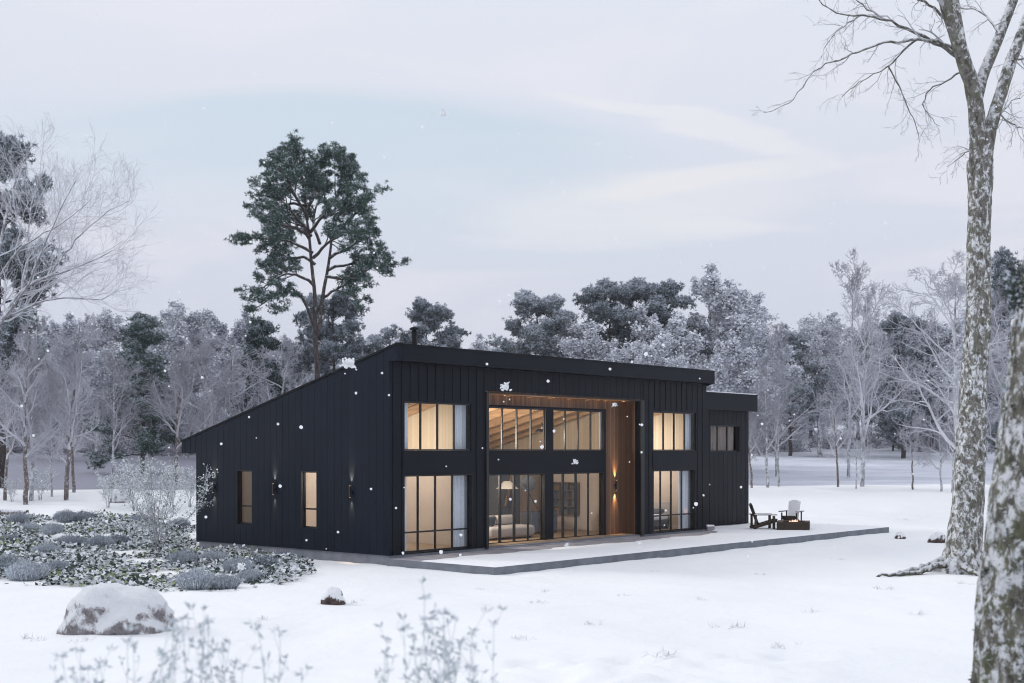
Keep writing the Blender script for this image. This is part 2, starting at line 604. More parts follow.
def at(px, Y, dz=0.0):
    """a ground point at distance Y in the direction of picture column px"""
    X = (px - CX) / F_PX * Y
    return Vector((X, Y, gz(X, Y) + dz))


def ray3(px, py, Y):
    return np.array([(px - CX) / F_PX * Y, Y, CAM_H + (HOR - py) / F_PX * Y])


# ------------------------------------------------------------------ the house (local x along the long front, y into the house)
C0 = (-3.55, 36.8)
RZ = math.atan2(0.7526, 0.6585)
house = empty('house', (C0[0], C0[1], 0), RZ)
tag(house, 'modern two storey house clad in dark metal with a sloping roof', 'house')

SL = 0.259
ROOF_T = lambda s: 6.38 - SL * (s + 0.35)      # roof top
ROOF_B = lambda s: ROOF_T(s) - 0.34            # underside
LEN, DEP = 16.82, 9.4                          # wall length and depth
ROOF_L = 17.4


def wall_cols(mb, a, b, y0, y1, base, top, holes, axis='x'):
    """wall from a to b along an axis, between y0 and y1 across; top(u) gives its height; holes = [(a,b,z0,z1)]"""
    cuts = sorted({a, b, *[h[0] for h in holes], *[h[1] for h in holes]})
    for u0, u1 in zip(cuts[:-1], cuts[1:]):
        if u1 - u0 < 1e-4: continue
        spans = sorted([(h[2], h[3]) for h in holes if h[0] <= u0 + 1e-4 and h[1] >= u1 - 1e-4])
        z = base
        for h0, h1 in spans + [(None, None)]:
            t0, t1 = (h0, h0) if h0 is not None else (top(u0), top(u1))
            if min(t0, t1) - z > 1e-4:
                if axis == 'x':
                    vs = [(u, y, zz) for y in (y0, y1) for u, zz in ((u0, z), (u1, z), (u1, t1), (u0, t0))]
                else:
                    vs = [(y, u, zz) for y in (y0, y1) for u, zz in ((u0, z), (u1, z), (u1, t1), (u0, t0))]
                fs = [(0, 1, 2, 3), (7, 6, 5, 4), (0, 4, 5, 1), (2, 6, 7, 3), (1, 5, 6, 2), (3, 7, 4, 0)]
                if axis == 'y': fs = [q[::-1] for q in fs]
                mb.add(vs, fs)
            z = h1


def ribs(mb, us, base, top, holes, out0, out1, w, axis='x', pad=0.07):
    for u in us:
        z = base
        sp_ = sorted([(h[2] - pad, h[3] + pad) for h in holes if h[0] - pad < u < h[1] + pad])
        for h0, h1 in sp_ + [(None, None)]:
            t = h0 if h0 is not None else top(u)
            if t - z > 0.12:
                if axis == 'x': mb.box(u - w / 2, u + w / 2, out0, out1, z, t)
                else: mb.box(out0, out1, u - w / 2, u + w / 2, z, t)
            z = h1


BASE = 0.28
# openings on the long front (t0, t1, z0, z1)
UL = (0.62, 3.48, 3.31, 4.75); LL = (0.62, 3.56, 0.31, 2.59)
UR = (13.26, 16.07, 3.31, 4.75); LR = (13.26, 16.07, 0.31, 2.59)
REC = (4.25, 12.42, 0.24, 5.10); RS = 0.68            # deep timber-lined recess
gw1, gw2 = (6.36, 7.16, 0.94, 2.68), (3.18, 3.93, 0.94, 2.68)

f = MB()
wall_cols(f, 0.202, LEN, 0, 0.22, BASE, lambda u: 5.90, [UL, LL, UR, LR, REC])
f.build('front_wall', 'siding_front', house)
f = MB()
holes = [UL, LL, UR, LR, REC]
us = [0.16 + 0.356 * k for k in range(47)]
span1 = lambda u: [h for h in ([(UL[0], UL[1], 0.3, 4.75), (UR[0], UR[1], 0.3, 4.75), REC])]
ribs(f, [u for u in us if u < LEN - 0.05 and not 4.4 < u < 12.5], BASE, lambda u: 5.87, span1(0), -0.016, -0.001, 0.03)
ribs(f, [4.6 + 0.356 * k for k in range(23)], 5.16, lambda u: 5.87, [], -0.006, -0.001, 0.012)
f.build('wall_seam', 'siding_trim', house)
# smooth spandrels between the upper and the lower windows
for u0, u1 in ((0.56, 3.62), (13.2, 16.12)):
    f = MB(); f.box(u0, u1, -0.018, -0.0015, 2.62, 3.28); f.build('spandrel', 'siding_front', house)

f = MB()                                                 # gable wall at t = 0
wall_cols(f, -0.35, 0.0, 0.0, 0.2, 5.89, ROOF_T, [], 'y')
wall_cols(f, 0.0, DEP, 0.0, 0.2, BASE, ROOF_T, [gw1, gw2], 'y')
wall_cols(f, DEP, 10.23, 0.0, 0.2, 3.22, ROOF_T, [], 'y')
f.build('gable_wall', 'siding_gable', house)
f = MB()
ribs(f, [0.22 + 0.307 * k for k in range(30)], BASE, lambda u: ROOF_T(u) - 0.02, [gw1, gw2], -0.004, -0.001, 0.010, 'y', 0.05)
ribs(f, [9.43, 9.74, 10.05], 3.24, lambda u: ROOF_T(u) - 0.02, [], -0.009, -0.001, 0.014, 'y')
f.build('wall_seam', 'siding_gable', house)

f = MB()                                                 # back and far end walls
f.box(0.2, LEN, DEP - 0.2, DEP, BASE, ROOF_B(DEP) - 0.02)
wall_cols(f, 0.22, DEP - 0.2, LEN - 0.2, LEN, BASE, lambda u: ROOF_B(u) - 0.01, [], 'y')
f.build('rear_wall', 'siding_front', house)

f = MB()                                                 # the sloping roof slab, closed front fascia, end fascia
f.prism_x([(-0.33, ROOF_T(-0.33) - 0.02), (-0.33, 5.905), (0.24, 5.905), (0.24, ROOF_B(0.24)), (10.2, ROOF_B(10.2)), (10.2, ROOF_T(10.2) - 0.02)], 0.203, 16.83)
rf = f.build('roof', 'siding_front', house)
f = MB()
f.box(0.203, 16.85, -0.352, -0.332, 5.89, 6.35)
f.prism_x([(-0.33, ROOF_T(-0.33) - 0.03), (-0.33, 5.90), (10.2, ROOF_B(10.2) - 0.1), (10.2, ROOF_T(10.2) - 0.03)], 16.832, 16.852)
f.build('fascia', 'siding_front', rf)
f = MB()                                                 # black metal edge along the top
f.box(0.205, 16.87, -0.372, -0.3, 6.352, 6.392)
f.prism_x([(-0.365, ROOF_T(-0.365) - 0.03), (-0.365, ROOF_T(-0.365) + 0.03), (10.26, ROOF_T(10.26) + 0.03), (10.26, ROOF_T(10.26) - 0.03)], -0.03, 0.202)
f.build('roof_edge', 'siding_trim', rf)
f = MB()
f.prism_x([(-0.29, ROOF_T(-0.29) + 0.0), (-0.29, ROOF_T(-0.29) + 0.02), (10.2, ROOF_T(10.2) + 0.02), (10.2, ROOF_T(10.2) + 0.0)], 0.21, 16.82)
f.build('roof_snow', 'snow', rf)
f = MB()
f.lathe([(0.085, 5.7), (0.085, 6.95), (0.11, 6.96), (0.11, 7.0), (0.075, 7.01), (0.075, 7.06), (0.15, 7.07), (0.15, 7.12), (0.03, 7.17)], 18, 2.55, 1.55)
f.build('chimney', 'siding_trim', rf, True)

f = MB()
f.box(0.04, LEN - 0.03, 0.02, DEP - 0.12, -0.3, BASE - 0.002)
f.build('foundation', 'concrete', house)

# timber-lined recess: back wall with a dark glazed bay, header, right return, soffit
bay = (4.95, 11.26, 0.24, 4.79)
DL, DR = (5.02, 7.84, 0.28, 2.55), (8.28, 11.12, 0.28, 2.55)
CUL, CUR = (5.02, 7.90, 3.31, 4.73), (8.28, 11.16, 3.31, 4.73)
f = MB()
wall_cols(f, REC[0], 12.42, RS, RS + 0.12, REC[2] + 0.005, lambda u: 5.10, [bay])
f.build('timber_wall', 'wood_board', house)
f = MB()
wall_cols(f, bay[0] + 0.002, bay[1] - 0.002, RS - 0.015, RS + 0.13, bay[2] + 0.006, lambda u: bay[3], [DL, DR, CUL, CUR])
f.build('bay_wall', 'siding_front', house)
for u0, u1 in ((12.42, 12.50), (4.13, 4.25)):
    f = MB(); f.box(u0, u1, 0.225, RS + 0.12, REC[2] + 0.005, 5.1); f.build('timber_return', 'wood_board', house)
f = MB(); f.box(4.13, 12.5, 0.0, RS + 0.12, 5.102, 5.18)
f.build('timber_soffit', 'wood_board', house)
f = MB()
f.box(12.423, 12.62, -0.05, 0.224, REC[2] + 0.004, 5.105)
f.box(4.14, 4.249, -0.04, 0.224, REC[2] + 0.004, 5.105)
f.box(4.14, 12.62, -0.045, -0.002, 5.107, 5.14)
f.build('recess_trim', 'frame_black', house)
f = MB(); f.box(4.26, 12.41, 0.0, RS + 0.3, 0.2, 0.243); f.build('threshold', 'concrete_bare', house)


def window(name, t0, t1, z0, z1, s, cols=4, barz=None, fw=0.045, axis='x', dep=0.2, thick=()):
    """black frame with mullions and one pane mesh; s = glass plane depth"""
    def bx(mb, u0, u1, d0, d1, a, b):
        if axis == 'x': mb.box(u0, u1, d0, d1, a, b)
        else: mb.box(d0, d1, u0, u1, a, b)
    fr = MB()
    e = 0.002
    bx(fr, t0 + e, t1 - e, s - 0.03, s + 0.03, z0 + e, z0 + fw)
    bx(fr, t0 + e, t1 - e, s - 0.03, s + 0.03, z1 - fw, z1 - e)
    bx(fr, t0 + e, t0 + fw, s - 0.03, s + 0.03, z0 + fw, z1 - fw)
    bx(fr, t1 - fw, t1 - e, s - 0.03, s + 0.03, z0 + fw, z1 - fw)
    # black lined reveal in front of the frame
    if s > 0.08 and dep:
        d0 = s - dep
        bx(fr, t1 - 0.02, t1 - e, d0, s - 0.031, z0 + e, z1 - e)
        bx(fr, t0 + e, t0 + 0.02, d0, s - 0.031, z0 + e, z1 - e)
        bx(fr, t0 + 0.021, t1 - 0.021, d0, s - 0.031, z1 - 0.02, z1 - e)
    w = fr.build('window', 'frame_black', house)
    ww = (t1 - t0) / cols
    for k in range(1, cols):
        hw = 0.045 if k in thick else 0.024
        mu = MB(); bx(mu, t0 + ww * k - hw, t0 + ww * k + hw, s - 0.028, s + 0.028, z0 + fw, z1 - fw); mu.build('mullion', 'frame_black', w)
    if barz is not None:
        for k in range(cols):
            mu = MB(); bx(mu, t0 + ww * k + 0.025, t0 + ww * (k + 1) - 0.025, s - 0.027, s + 0.027, barz - 0.024, barz + 0.024); mu.build('glazing_bar', 'frame_black', w)
    pa = MB()
    bx(pa, t0 + fw * 0.6, t1 - fw * 0.6, s - 0.006, s + 0.006, z0 + fw * 0.6, z1 - fw * 0.6)
    pa.build('pane', 'glass', w)
    return w


window('w', *UL, 0.06, 4, dep=0)
window('w', *LL, 0.19, 4, 0.90, dep=0.19)
window('w', *UR, 0.06, 4, dep=0)
window('w', *LR, 0.19, 4, 0.90, dep=0.19)
window('w', *CUL, RS + 0.06, 4, dep=0.07)
window('w', *CUR, RS + 0.06, 4, dep=0.07)
window('w', *DL, RS + 0.14, 4, dep=0.155, thick=(1, 2))
window('w', *DR, RS + 0.14, 4, dep=0.155, thick=(1, 2))
window('w', *gw1, 0.14, 1, 1.52, axis='y', dep=0.14)
window('w', *gw2, 0.14, 1, 1.52, axis='y', dep=0.14)

# inside: floor, partitions, rear lining, ceiling and rafters
f = MB(); f.box(0.21, LEN - 0.21, 0.23, DEP - 0.21, BASE + 0.001, 0.30)
f.build('interior_floor', 'floor_oak', house)
f = MB()
for t in (4.0, 12.86):
    wall_cols(f, 0.84, DEP - 0.26, t, t + 0.12, 0.301, lambda u: 3.0, [], 'y')
f.box(0.26, LEN - 0.26, DEP - 0.25, DEP - 0.21, 0.301, 3.0)
f.box(LEN - 0.25, LEN - 0.21, 0.24, DEP - 0.26, 0.301, 3.0)
f.box(0.21, 0.25, 4.1, 6.2, 0.301, 3.0)
f.box(0.26, 3.98, 4.9, 5.0, 0.301, 3.0)
f.build('interior_wall', 'plaster', house)
f = MB()
for t in (4.0, 12.86):
    wall_cols(f, 0.84, DEP - 0.26, t, t + 0.12, 3.001, lambda u: ROOF_B(u) - 0.06, [], 'y')
f.box(0.26, LEN - 0.26, DEP - 0.25, DEP - 0.21, 3.001, ROOF_B(DEP) - 0.1)
wall_cols(f, 0.24, DEP - 0.26, LEN - 0.25, LEN - 0.21, 3.001, lambda u: ROOF_B(u) - 0.06, [], 'y')
f.box(0.26, 3.98, 4.9, 5.0, 3.001, ROOF_B(4.9) - 0.06)
f.build('interior_panelling', 'panel_wood', house)
f = MB()
f.prism_x([(0.25, ROOF_B(0.25) - 0.45), (0.25, ROOF_B(0.25) - 0.41), (DEP - 0.21, ROOF_B(DEP - 0.21) - 0.41), (DEP - 0.21, ROOF_B(DEP - 0.21) - 0.45)], 0.22, LEN - 0.22)
f.build('ceiling', 'ceiling_wood', house)
r = MB()
r.prism_x([(0.3, ROOF_B(0.3) - 0.70), (0.3, ROOF_B(0.3) - 0.452), (DEP - 0.27, ROOF_B(DEP - 0.27) - 0.452), (DEP - 0.27, ROOF_B(DEP - 0.27) - 0.70)], -0.07, 0.07)
raf = r.build('rafter', 'rafter_wood', house)
raf.location.x = 0.7
for k in range(1, 16):
    t = 0.7 + 1.05 * k
    if abs(t - 4.06) < 0.15 or abs(t - 12.92) < 0.15: continue
    c = raf.copy(); col.objects.link(c); c.parent = house; c.location.x = t


def curtain(t0, t1, z0, z1, s, mat='white_fabric', waves=5, amp=0.035):
    mb = MB()
    n = waves * 10
    pts = []
    for k in range(n + 1):
        u = k / n
        pts.append((t0 + (t1 - t0) * u, s + amp * math.sin(u * waves * 2 * PI + 0.7 * math.sin(u * 9)) + 0.01 * math.sin(u * 31)))
    vs = []
    for dy in (0, 0.006):
        for z in (z0, (z0 + z1) / 2, z1):
            for (x, y) in pts:
                vs.append((x, y + dy + (0.008 * math.sin(x * 40) if z == z0 else 0), z))
    fs = []
    m_ = n + 1
    for lay in (0, 1):
        for j in range(2):
            for k in range(n):
                a = lay * 3 * m_ + j * m_ + k
                q = (a, a + 1, a + m_ + 1, a + m_)
                fs.append(q if lay == 0 else q[::-1])
    mb.add(vs, fs)
    mb.build('curtain', mat, house, True)


curtain(3.02, 3.92, 3.2, 4.82, 0.30); curtain(0.5, 1.06, 3.2, 4.82, 0.30, waves=3)
curtain(2.98, 3.92, 0.31, 2.7, 0.36); curtain(0.5, 1.06, 0.31, 2.7, 0.36, waves=3)
curtain(15.72, 16.5, 3.2, 4.82, 0.30); curtain(15.45, 16.5, 0.31, 2.7, 0.36)
curtain(11.28, 11.44, 3.2, 4.8, 0.95, waves=2)

WARM = (1.0, 0.90, 0.77)


def area(name, t, s, z, sx, sy, power, parent, colr=WARM, rot=(0, 0, 0)):
    d = bpy.data.lights.new(name, 'AREA')
    d.shape = 'RECTANGLE'; d.size = sx; d.size_y = sy; d.energy = power; d.color = colr
    o = bpy.data.objects.new(name, d); col.objects.link(o); o.parent = parent
    o.location = (t, s, z); o.rotation_euler = rot
    return o


def added_room_lamp(t, s, z, power):  # lamps added to light the rooms, placed mostly out of sight
    mb = MB(); mb.lathe([(0.02, z + 0.12), (0.02, z + 0.35)], 10, t, s)
    mb.lathe([(0.16, z + 0.12), (0.24, z + 0.02), (0.24, z + 0.01), (0.16, z + 0.11)], 20, t, s, False)
    o = mb.build('added_room_lamp', 'lamp_metal', house, True)
    d = bpy.data.lights.new('added_room_light', 'POINT')
    d.energy = power; d.color = WARM; d.shadow_soft_size = 0.12
    q = bpy.data.objects.new('added_room_light', d); col.objects.link(q); q.parent = o
    q.location = (t, s, z - 0.15)


added_room_lamp(2.0, 2.6, 3.9, 200)
added_room_lamp(1.6, 2.9, 2.6, 75)
added_room_lamp(4.75, 2.3, 3.9, 520)
added_room_lamp(8.5, 1.35, 3.95, 90)
added_room_lamp(4.7, 1.7, 2.5, 90)
added_room_lamp(14.9, 2.6, 3.9, 190)
added_room_lamp(14.6, 2.6, 2.6, 60)
added_room_lamp(2.4, 7.0, 2.9, 30)


def spot(t, s, z, up, power, parent, size=50, colr=(1.0, 0.62, 0.32), tilt=(0, 0)):
    d = bpy.data.lights.new('wall_lamp_beam', 'SPOT')
    d.energy = power; d.color = colr; d.spot_size = math.radians(size); d.spot_blend = 1.0; d.shadow_soft_size = 0.015
    o = bpy.data.objects.new('wall_lamp_beam', d); col.objects.link(o); o.parent = parent
    o.location = (t, s, z)
    o.rotation_euler = (-Vector((tilt[0], tilt[1], 1.0 if up else -1.0))).to_track_quat('Z', 'Y').to_euler()


def wall_lamp(axis, u, s, z, power):
    """slim black up and down light; stands 9 cm off its wall"""
    mb = MB()
    if axis == 'x':
        mb.box(u - 0.024, u + 0.024, s - 0.10, s - 0.05, z - 0.17, z + 0.17); mb.box(u - 0.02, u + 0.02, s - 0.05, s - 0.001, z - 0.05, z + 0.05)
        p = (u, s - 0.075)
    else:
        mb.box(s - 0.10, s - 0.05, u - 0.024, u + 0.024, z - 0.17, z + 0.17); mb.box(s - 0.05, s - 0.001, u - 0.02, u + 0.02, z - 0.05, z + 0.05)
        p = (s - 0.075, u)
    o = mb.build('wall_lamp', 'lamp_metal', house, bevel=0.004)
    for zz in (z - 0.174, z + 0.171):
        g = MB(); g.box(p[0] - 0.015, p[0] + 0.015, p[1] - 0.015, p[1] + 0.015, zz, zz + 0.003)
        g.build('lens', 'lamp_glow', o)
    tl_ = (0.0, 0.16) if axis == 'x' else (0.22, 0.0)
    spot(p[0], p[1], z + 0.19, True, power, o, 46, tilt=tl_)
    spot(p[0], p[1], z - 0.19, False, power if axis == 'x' else power * 0.5, o, 46, tilt=tl_)


wall_lamp('x', 11.80, RS, 2.06, 130)
for u in (1.59, 5.19, 8.36): wall_lamp('y', u, 0.0, 2.10, 200)
# recessed soffit lamps of the timber niche, with an unseen uplight added below
for t in (5.6, 8.1, 10.6, 12.1):
    g = MB(); g.lathe([(0.028, 5.096), (0.028, 5.1015)], 16, t, 0.50)
    o = g.build('soffit_lamp', 'lamp_glow', house)
d = bpy.data.lights.new('soffit_uplight', 'AREA'); d.shape = 'RECTANGLE'; d.size = 7.6; d.size_y = 0.05; d.energy = 15; d.color = (1.0, 0.6, 0.3)
q = bpy.data.objects.new('soffit_uplight', d); col.objects.link(q); q.parent = house; q.location = (8.3, 0.30, 4.92); q.rotation_euler = (PI, 0, 0)

# the lower wing at the far end
ax0, ax1, AS = LEN + 0.002, 22.69, 1.62
AW = (19.67, 21.96, 3.28, 4.37)
AT = lambda s: 5.69 - SL * (s - 1.27)
f = MB()
wall_cols(f, ax0, ax1, AS, AS + 0.2, 0.2, lambda u: 5.0, [AW])
wall_cols(f, AS + 0.2, DEP, ax1 - 0.2, ax1, 0.2, lambda u: AT(u) - 0.3, [], 'y')
f.box(ax0, ax1 - 0.2, DEP - 0.2, DEP, 0.2, AT(DEP) - 0.32)
wing = f.build('wing_wall', 'siding_front', house)
f = MB(); ribs(f, [17.1 + 0.356 * k for k in range(16)], 0.2, lambda u: 4.98, [AW], AS - 0.007, AS - 0.001, 0.014)
f.build('wall_seam', 'siding_front', wing)
f = MB()
f.prism_x([(1.27, 5.69), (1.27, 4.98), (AS + 0.21, 4.98), (AS + 0.21, AT(AS + 0.2) - 0.3), (10.0, AT(10.0) - 0.3), (10.0, AT(10.0))], ax0 + 0.03, 22.84)
f.box(ax0 + 0.03, 22.86, 1.25, 1.268, 5.655, 5.70)
f.build('wing_roof', 'siding_front', house)
f = MB()
f.prism_x([(1.3, AT(1.3) + 0.001), (1.3, AT(1.3) + 0.06), (10.0, AT(10.0) + 0.06), (10.0, AT(10.0) + 0.001)], ax0 + 0.05, 22.8)
f.build('roof_snow', 'snow', house)
window('w', *AW, AS + 0.16, 3, dep=0.155)
curtain(19.7, 21.95, 3.2, 4.45, AS + 0.3, 'brown_reflection', 9, 0.03)  # brown sheet added behind the wing glass to stand in for its reflection
f = MB(); f.box(ax0 + 0.05, ax1 - 0.05, AS + 0.05, DEP - 0.1, -0.3, 0.198); f.build('foundation', 'concrete', wing)
f = MB(); f.box(16.86, 17.35, -0.05, 1.6, 0.2, 0.36); f.build('door_step', 'concrete_bare', house)
f = MB(); f.box(16.87, 17.34, -0.04, 1.59, 0.361, 0.42); f.build('step_snow', 'snow', house, bevel=0.02)

# patio slab with snow on its outer part
pat = MB()
pat.box(-0.08, 23.85, -4.18, -0.002, -0.3, 0.2)
pat.box(16.9, 23.85, -0.001, 1.55, -0.3, 0.199)
po = pat.build('patio', 'concrete_bare', None)
po.location = house.location; po.rotation_euler = house.rotation_euler
tag(po, 'low concrete patio along the front of the house', kind='structure')
pe = MB()
pe.box(-0.10, 23.87, -4.21, -4.182, -0.25, 0.203)
pe.box(-0.105, -0.082, -4.18, -0.03, -0.25, 0.203)
pe.box(23.852, 23.872, -4.18, 1.55, -0.25, 0.203)
o = pe.build('patio_edge', 'concrete', None); o.location = house.location; o.rotation_euler = house.rotation_euler
tag(o, 'grey concrete edge of the patio', kind='structure')
# snow sheet with a ragged inner edge, bare strip under the eaves
nt, ns = 300, 26
tt = np.linspace(-0.095, 23.86, nt)
inner = -1.15 + 0.12 * np.sin(tt * 1.1) + 0.08 * np.sin(tt * 2.9 + 1) + 0.05 * np.sin(tt * 7.3) + 0.85 * ss(14.5, 17.5, tt) + 1.7 * ss(17.0, 17.6, tt) - 0.25 * np.exp(-(tt / 1.5) ** 2)
inner = np.minimum(inner, np.where(tt > 16.9, 1.5, -0.05))
endt = np.clip((tt + 0.1) * 5, 0, 1) * np.clip((23.865 - tt) * 5, 0, 1)
V = []
for j in range(ns):
    w = j / (ns - 1)
    s_ = -4.205 + (inner + 4.205) * w
    hgt = 0.035 * np.clip(np.minimum(w * 12, (1 - w) * 3), 0, 1) + 0.006 * np.sin(tt * 3 + s_ * 4) * (0 < w < 1)
    V.append(np.stack([tt, s_, 0.207 + hgt * endt], -1))
V = np.concatenate(V)
i = (np.arange(ns - 1)[:, None] * nt + np.arange(nt - 1)[None]).ravel()
o = link('patio_snow', np_mesh('patio_snow', V, np.stack([i, i + 1, i + nt + 1, i + nt], -1), ['snow'], smooth=True))
o.location = house.location; o.rotation_euler = house.rotation_euler
tag(o, 'thin snow lying on the outer part of the patio', kind='structure')


# ------------------------------------------------------------------ furniture behind the glass
def H(t, s, z=0.0):
    return Vector((C0[0] + 0.6585 * t - 0.7526 * s, C0[1] + 0.7526 * t + 0.6585 * s, z))


def rounded(name, mat, parent, x0, x1, y0, y1, z0, z1, bev=0.06):
    b = MB(); b.box(x0, x1, y0, y1, z0, z1)
    return b.build(name, mat, parent, True, bev)


sofa = empty('sofa', H(7.35, 2.2, 0.30), RZ)
tag(sofa, 'cream rounded sofa behind the left glass doors', 'sofa')
o = rounded('seat', 'cream_fabric', sofa, -1.1, 1.25, -0.5, 0.5, 0.06, 0.44, 0.12)
o.modifiers['bevel'].segments = 5
for k, (a, b) in enumerate(((-1.05, 0.05), (0.07, 1.0))):
    o = rounded('back_cushion', 'cream_fabric', sofa, a, b, 0.22, 0.5, 0.445, 0.78, 0.1); o.modifiers['bevel'].segments = 4
for x in (-0.95, 1.05):
    for y in (-0.38, 0.38):
        f = MB(); f.box(x - 0.03, x + 0.03, y - 0.03, y + 0.03, 0, 0.06); f.build('foot', 'lamp_metal', sofa)
o = rounded('throw_pillow', 'dark_fabric', None, -0.2, 0.2, -0.07, 0.07, 0.0, 0.36, 0.06)
o.location = H(6.75, 2.20, 0.745); o.rotation_euler = (0.3, 0, RZ)
tag(o, 'dark cushion leaning on the cream sofa', 'cushion')

lamp = empty('floor_lamp', H(8.62, 3.05, 0.30), RZ)
tag(lamp, 'floor lamp with a wide lit cone shade behind the sofa', 'floor lamp')
f = MB(); f.lathe([(0.16, 0), (0.16, 0.02), (0.015, 0.03), (0.012, 1.75)], 16); f.build('pole', 'lamp_metal', lamp, True)
f = MB(); f.lathe([(0.40, 1.66), (0.12, 1.93), (0.11, 1.93), (0.39, 1.66)], 28, cap=False); f.build('lamp_shade', 'shade_glow', lamp, True)

dl = empty('disc_lamp', H(8.88, 2.25, 0.30), RZ)
tag(dl, 'tall standing lamp with a big dark round disc beside the sofa', 'floor lamp')
f = MB(); f.lathe([(0.14, 0), (0.14, 0.02), (0.014, 0.025), (0.012, 1.55)], 14); f.build('pole', 'lamp_metal', dl, True)
f = MB()
f.bar((-0.30, 0, 1.85), (0.45, 0, 0.95), 0.02, 0.02); f.build('arm', 'lamp_metal', dl)
f = MB(); f.lathe([(0.27, -0.02), (0.285, 0), (0.27, 0.02)], 32)
o = f.build('disc', 'dark_fabric', dl, True); o.location = (-0.12, -0.04, 1.86); o.rotation_euler = (PI / 2, 0, -0.85)

o = empty('fireplace_column', H(9.65, 3.9, 0.30), RZ)
tag(o, 'dark grey chimney breast with a wooden brace behind the floor lamp', 'fireplace')
f = MB(); f.box(-0.5, 0.65, 0, 0.5, 0, 2.6); f.build('chimney_breast', 'dark_fabric', o)
f = MB(); f.bar((-0.2, -0.05, 1.0), (0.25, -0.05, 2.5), 0.06, 0.10); f.build('brace', 'bronze_wood', o)

o = empty('sideboard', H(10.4, 2.9, 0.30), RZ)
tag(o, 'dark sideboard behind the disc lamp', 'sideboard')
f = MB(); f.box(-0.9, 0.6, -0.2, 0.25, 0.08, 0.82); f.build('cabinet', 'dark_fabric', o)
f = MB()
for k in range(3): f.box(-0.88 + 0.5 * k, -0.42 + 0.5 * k, -0.22, -0.203, 0.1, 0.8)
f.build('cabinet_door', 'shelf_box', o)
for x in (-0.85, 0.53):
    for y in (-0.17, 0.18):
        f = MB(); f.box(x, x + 0.04, y, y + 0.04, 0, 0.08); f.build('foot', 'lamp_metal', o)

# shelf grid on the right partition of the living room (faces -t)
sh = empty('wall_shelf', H(12.855, 0, 0.0), RZ)
tag(sh, 'open shelf grid with dark compartments seen through the right glass doors', 'shelf')
S0, S1, Z0, Z1 = 3.1, 4.7, 0.90, 2.10
f = MB(); f.box(-0.03, -0.001, S0, S1, Z0, Z1); f.build('back_panel', 'shelf_box', sh)
f = MB()
for k in range(5):
    z = Z0 + (Z1 - Z0) * k / 4; f.box(-0.28, -0.032, S0, S1, z - 0.012, z + 0.012)
f.build('shelf', 'bronze_wood', sh)
f = MB()
for k in range(5):
    s_ = S0 + (S1 - S0) * k / 4
    for j in range(4):
        f.box(-0.28, -0.032, s_ - 0.012, s_ + 0.012, Z0 + 0.3 * j + 0.013, Z0 + 0.3 * (j + 1) - 0.013)
f.build('upright', 'bronze_wood', sh)
rr = random.Random(3)
for j in range(4):
    for k in range(4):
        if rr.random() < 0.75:
            s_ = S0 + 0.4 * k + 0.05
            b = MB()
            while s_ < S0 + 0.4 * k + 0.28:
                w = rr.uniform(0.025, 0.05); h_ = rr.uniform(0.16, 0.25)
                b.box(-0.22, -0.05, s_, s_ + w - 0.004, Z0 + 0.3 * j + 0.0125, Z0 + 0.3 * j + 0.0125 + h_)
                s_ += w
            o = b.build('book_row', rr.choice(['dark_fabric', 'dark_fabric', 'bronze_wood', 'shelf_box']), None)
            o.location = H(12.855, 0); o.rotation_euler = (0, 0, RZ)
            o['label'] = 'books on the %s shelf of the grid, %s compartment from the window' % (('lowest', 'second lowest', 'third', 'top')[j], ('first', 'second', 'third', 'last')[k])
            o['category'] = 'books'; o['group'] = 'books on the shelf grid'

bed = empty('bed', H(14.9, 1.9, 0.30), RZ)
tag(bed, 'bed with white duvet behind the right ground floor window', 'bed')
f = MB(); f.box(-1.0, 1.0, -0.8, 0.8, 0.12, 0.34)
for x in (-0.95, 0.9):
    for y in (-0.75, 0.7): f.box(x, x + 0.05, y, y + 0.05, 0, 0.12)
f.build('bed_frame', 'dark_fabric', bed)
o = rounded('mattress', 'white_fabric', bed, -0.98, 0.98, -0.78, 0.78, 0.341, 0.56, 0.07)
f = MB(); f.box(1.001, 1.08, -0.82, 0.82, 0.0, 1.05); f.build('headboard', 'cream_fabric', bed, bevel=0.02)
for k, y in enumerate((-0.4, 0.4)):
    o = rounded('pillow', 'dark_fabric' if k == 0 else 'white_fabric', None, -0.16, 0.16, -0.32, 0.32, 0, 0.18, 0.08)
    o.location = H(14.9 + 0.72, 1.9 + y, 0.865); o.rotation_euler = (0, -0.5, RZ)
    tag(o, ('dark pillow on the bed, the one nearer the window', 'pale pillow on the bed, the one farther from the window')[k], 'pillow', 'pillows on the bed')
o = empty('stool', H(1.55, 1.3, 0.30), RZ)
tag(o, 'low wooden stool behind the left ground floor window', 'stool')
f = MB(); f.lathe([(0.24, 0.30), (0.25, 0.32), (0.24, 0.34)], 24); f.build('seat', 'bronze_wood', o)
for k in range(3):
    a = 2 * PI * k / 3
    f = MB(); f.bar((0.2 * math.cos(a), 0.2 * math.sin(a), 0), (0.14 * math.cos(a), 0.14 * math.sin(a), 0.30), 0.03, 0.03, (1, 0, 0.1)); f.build('leg', 'bronze_wood', o)


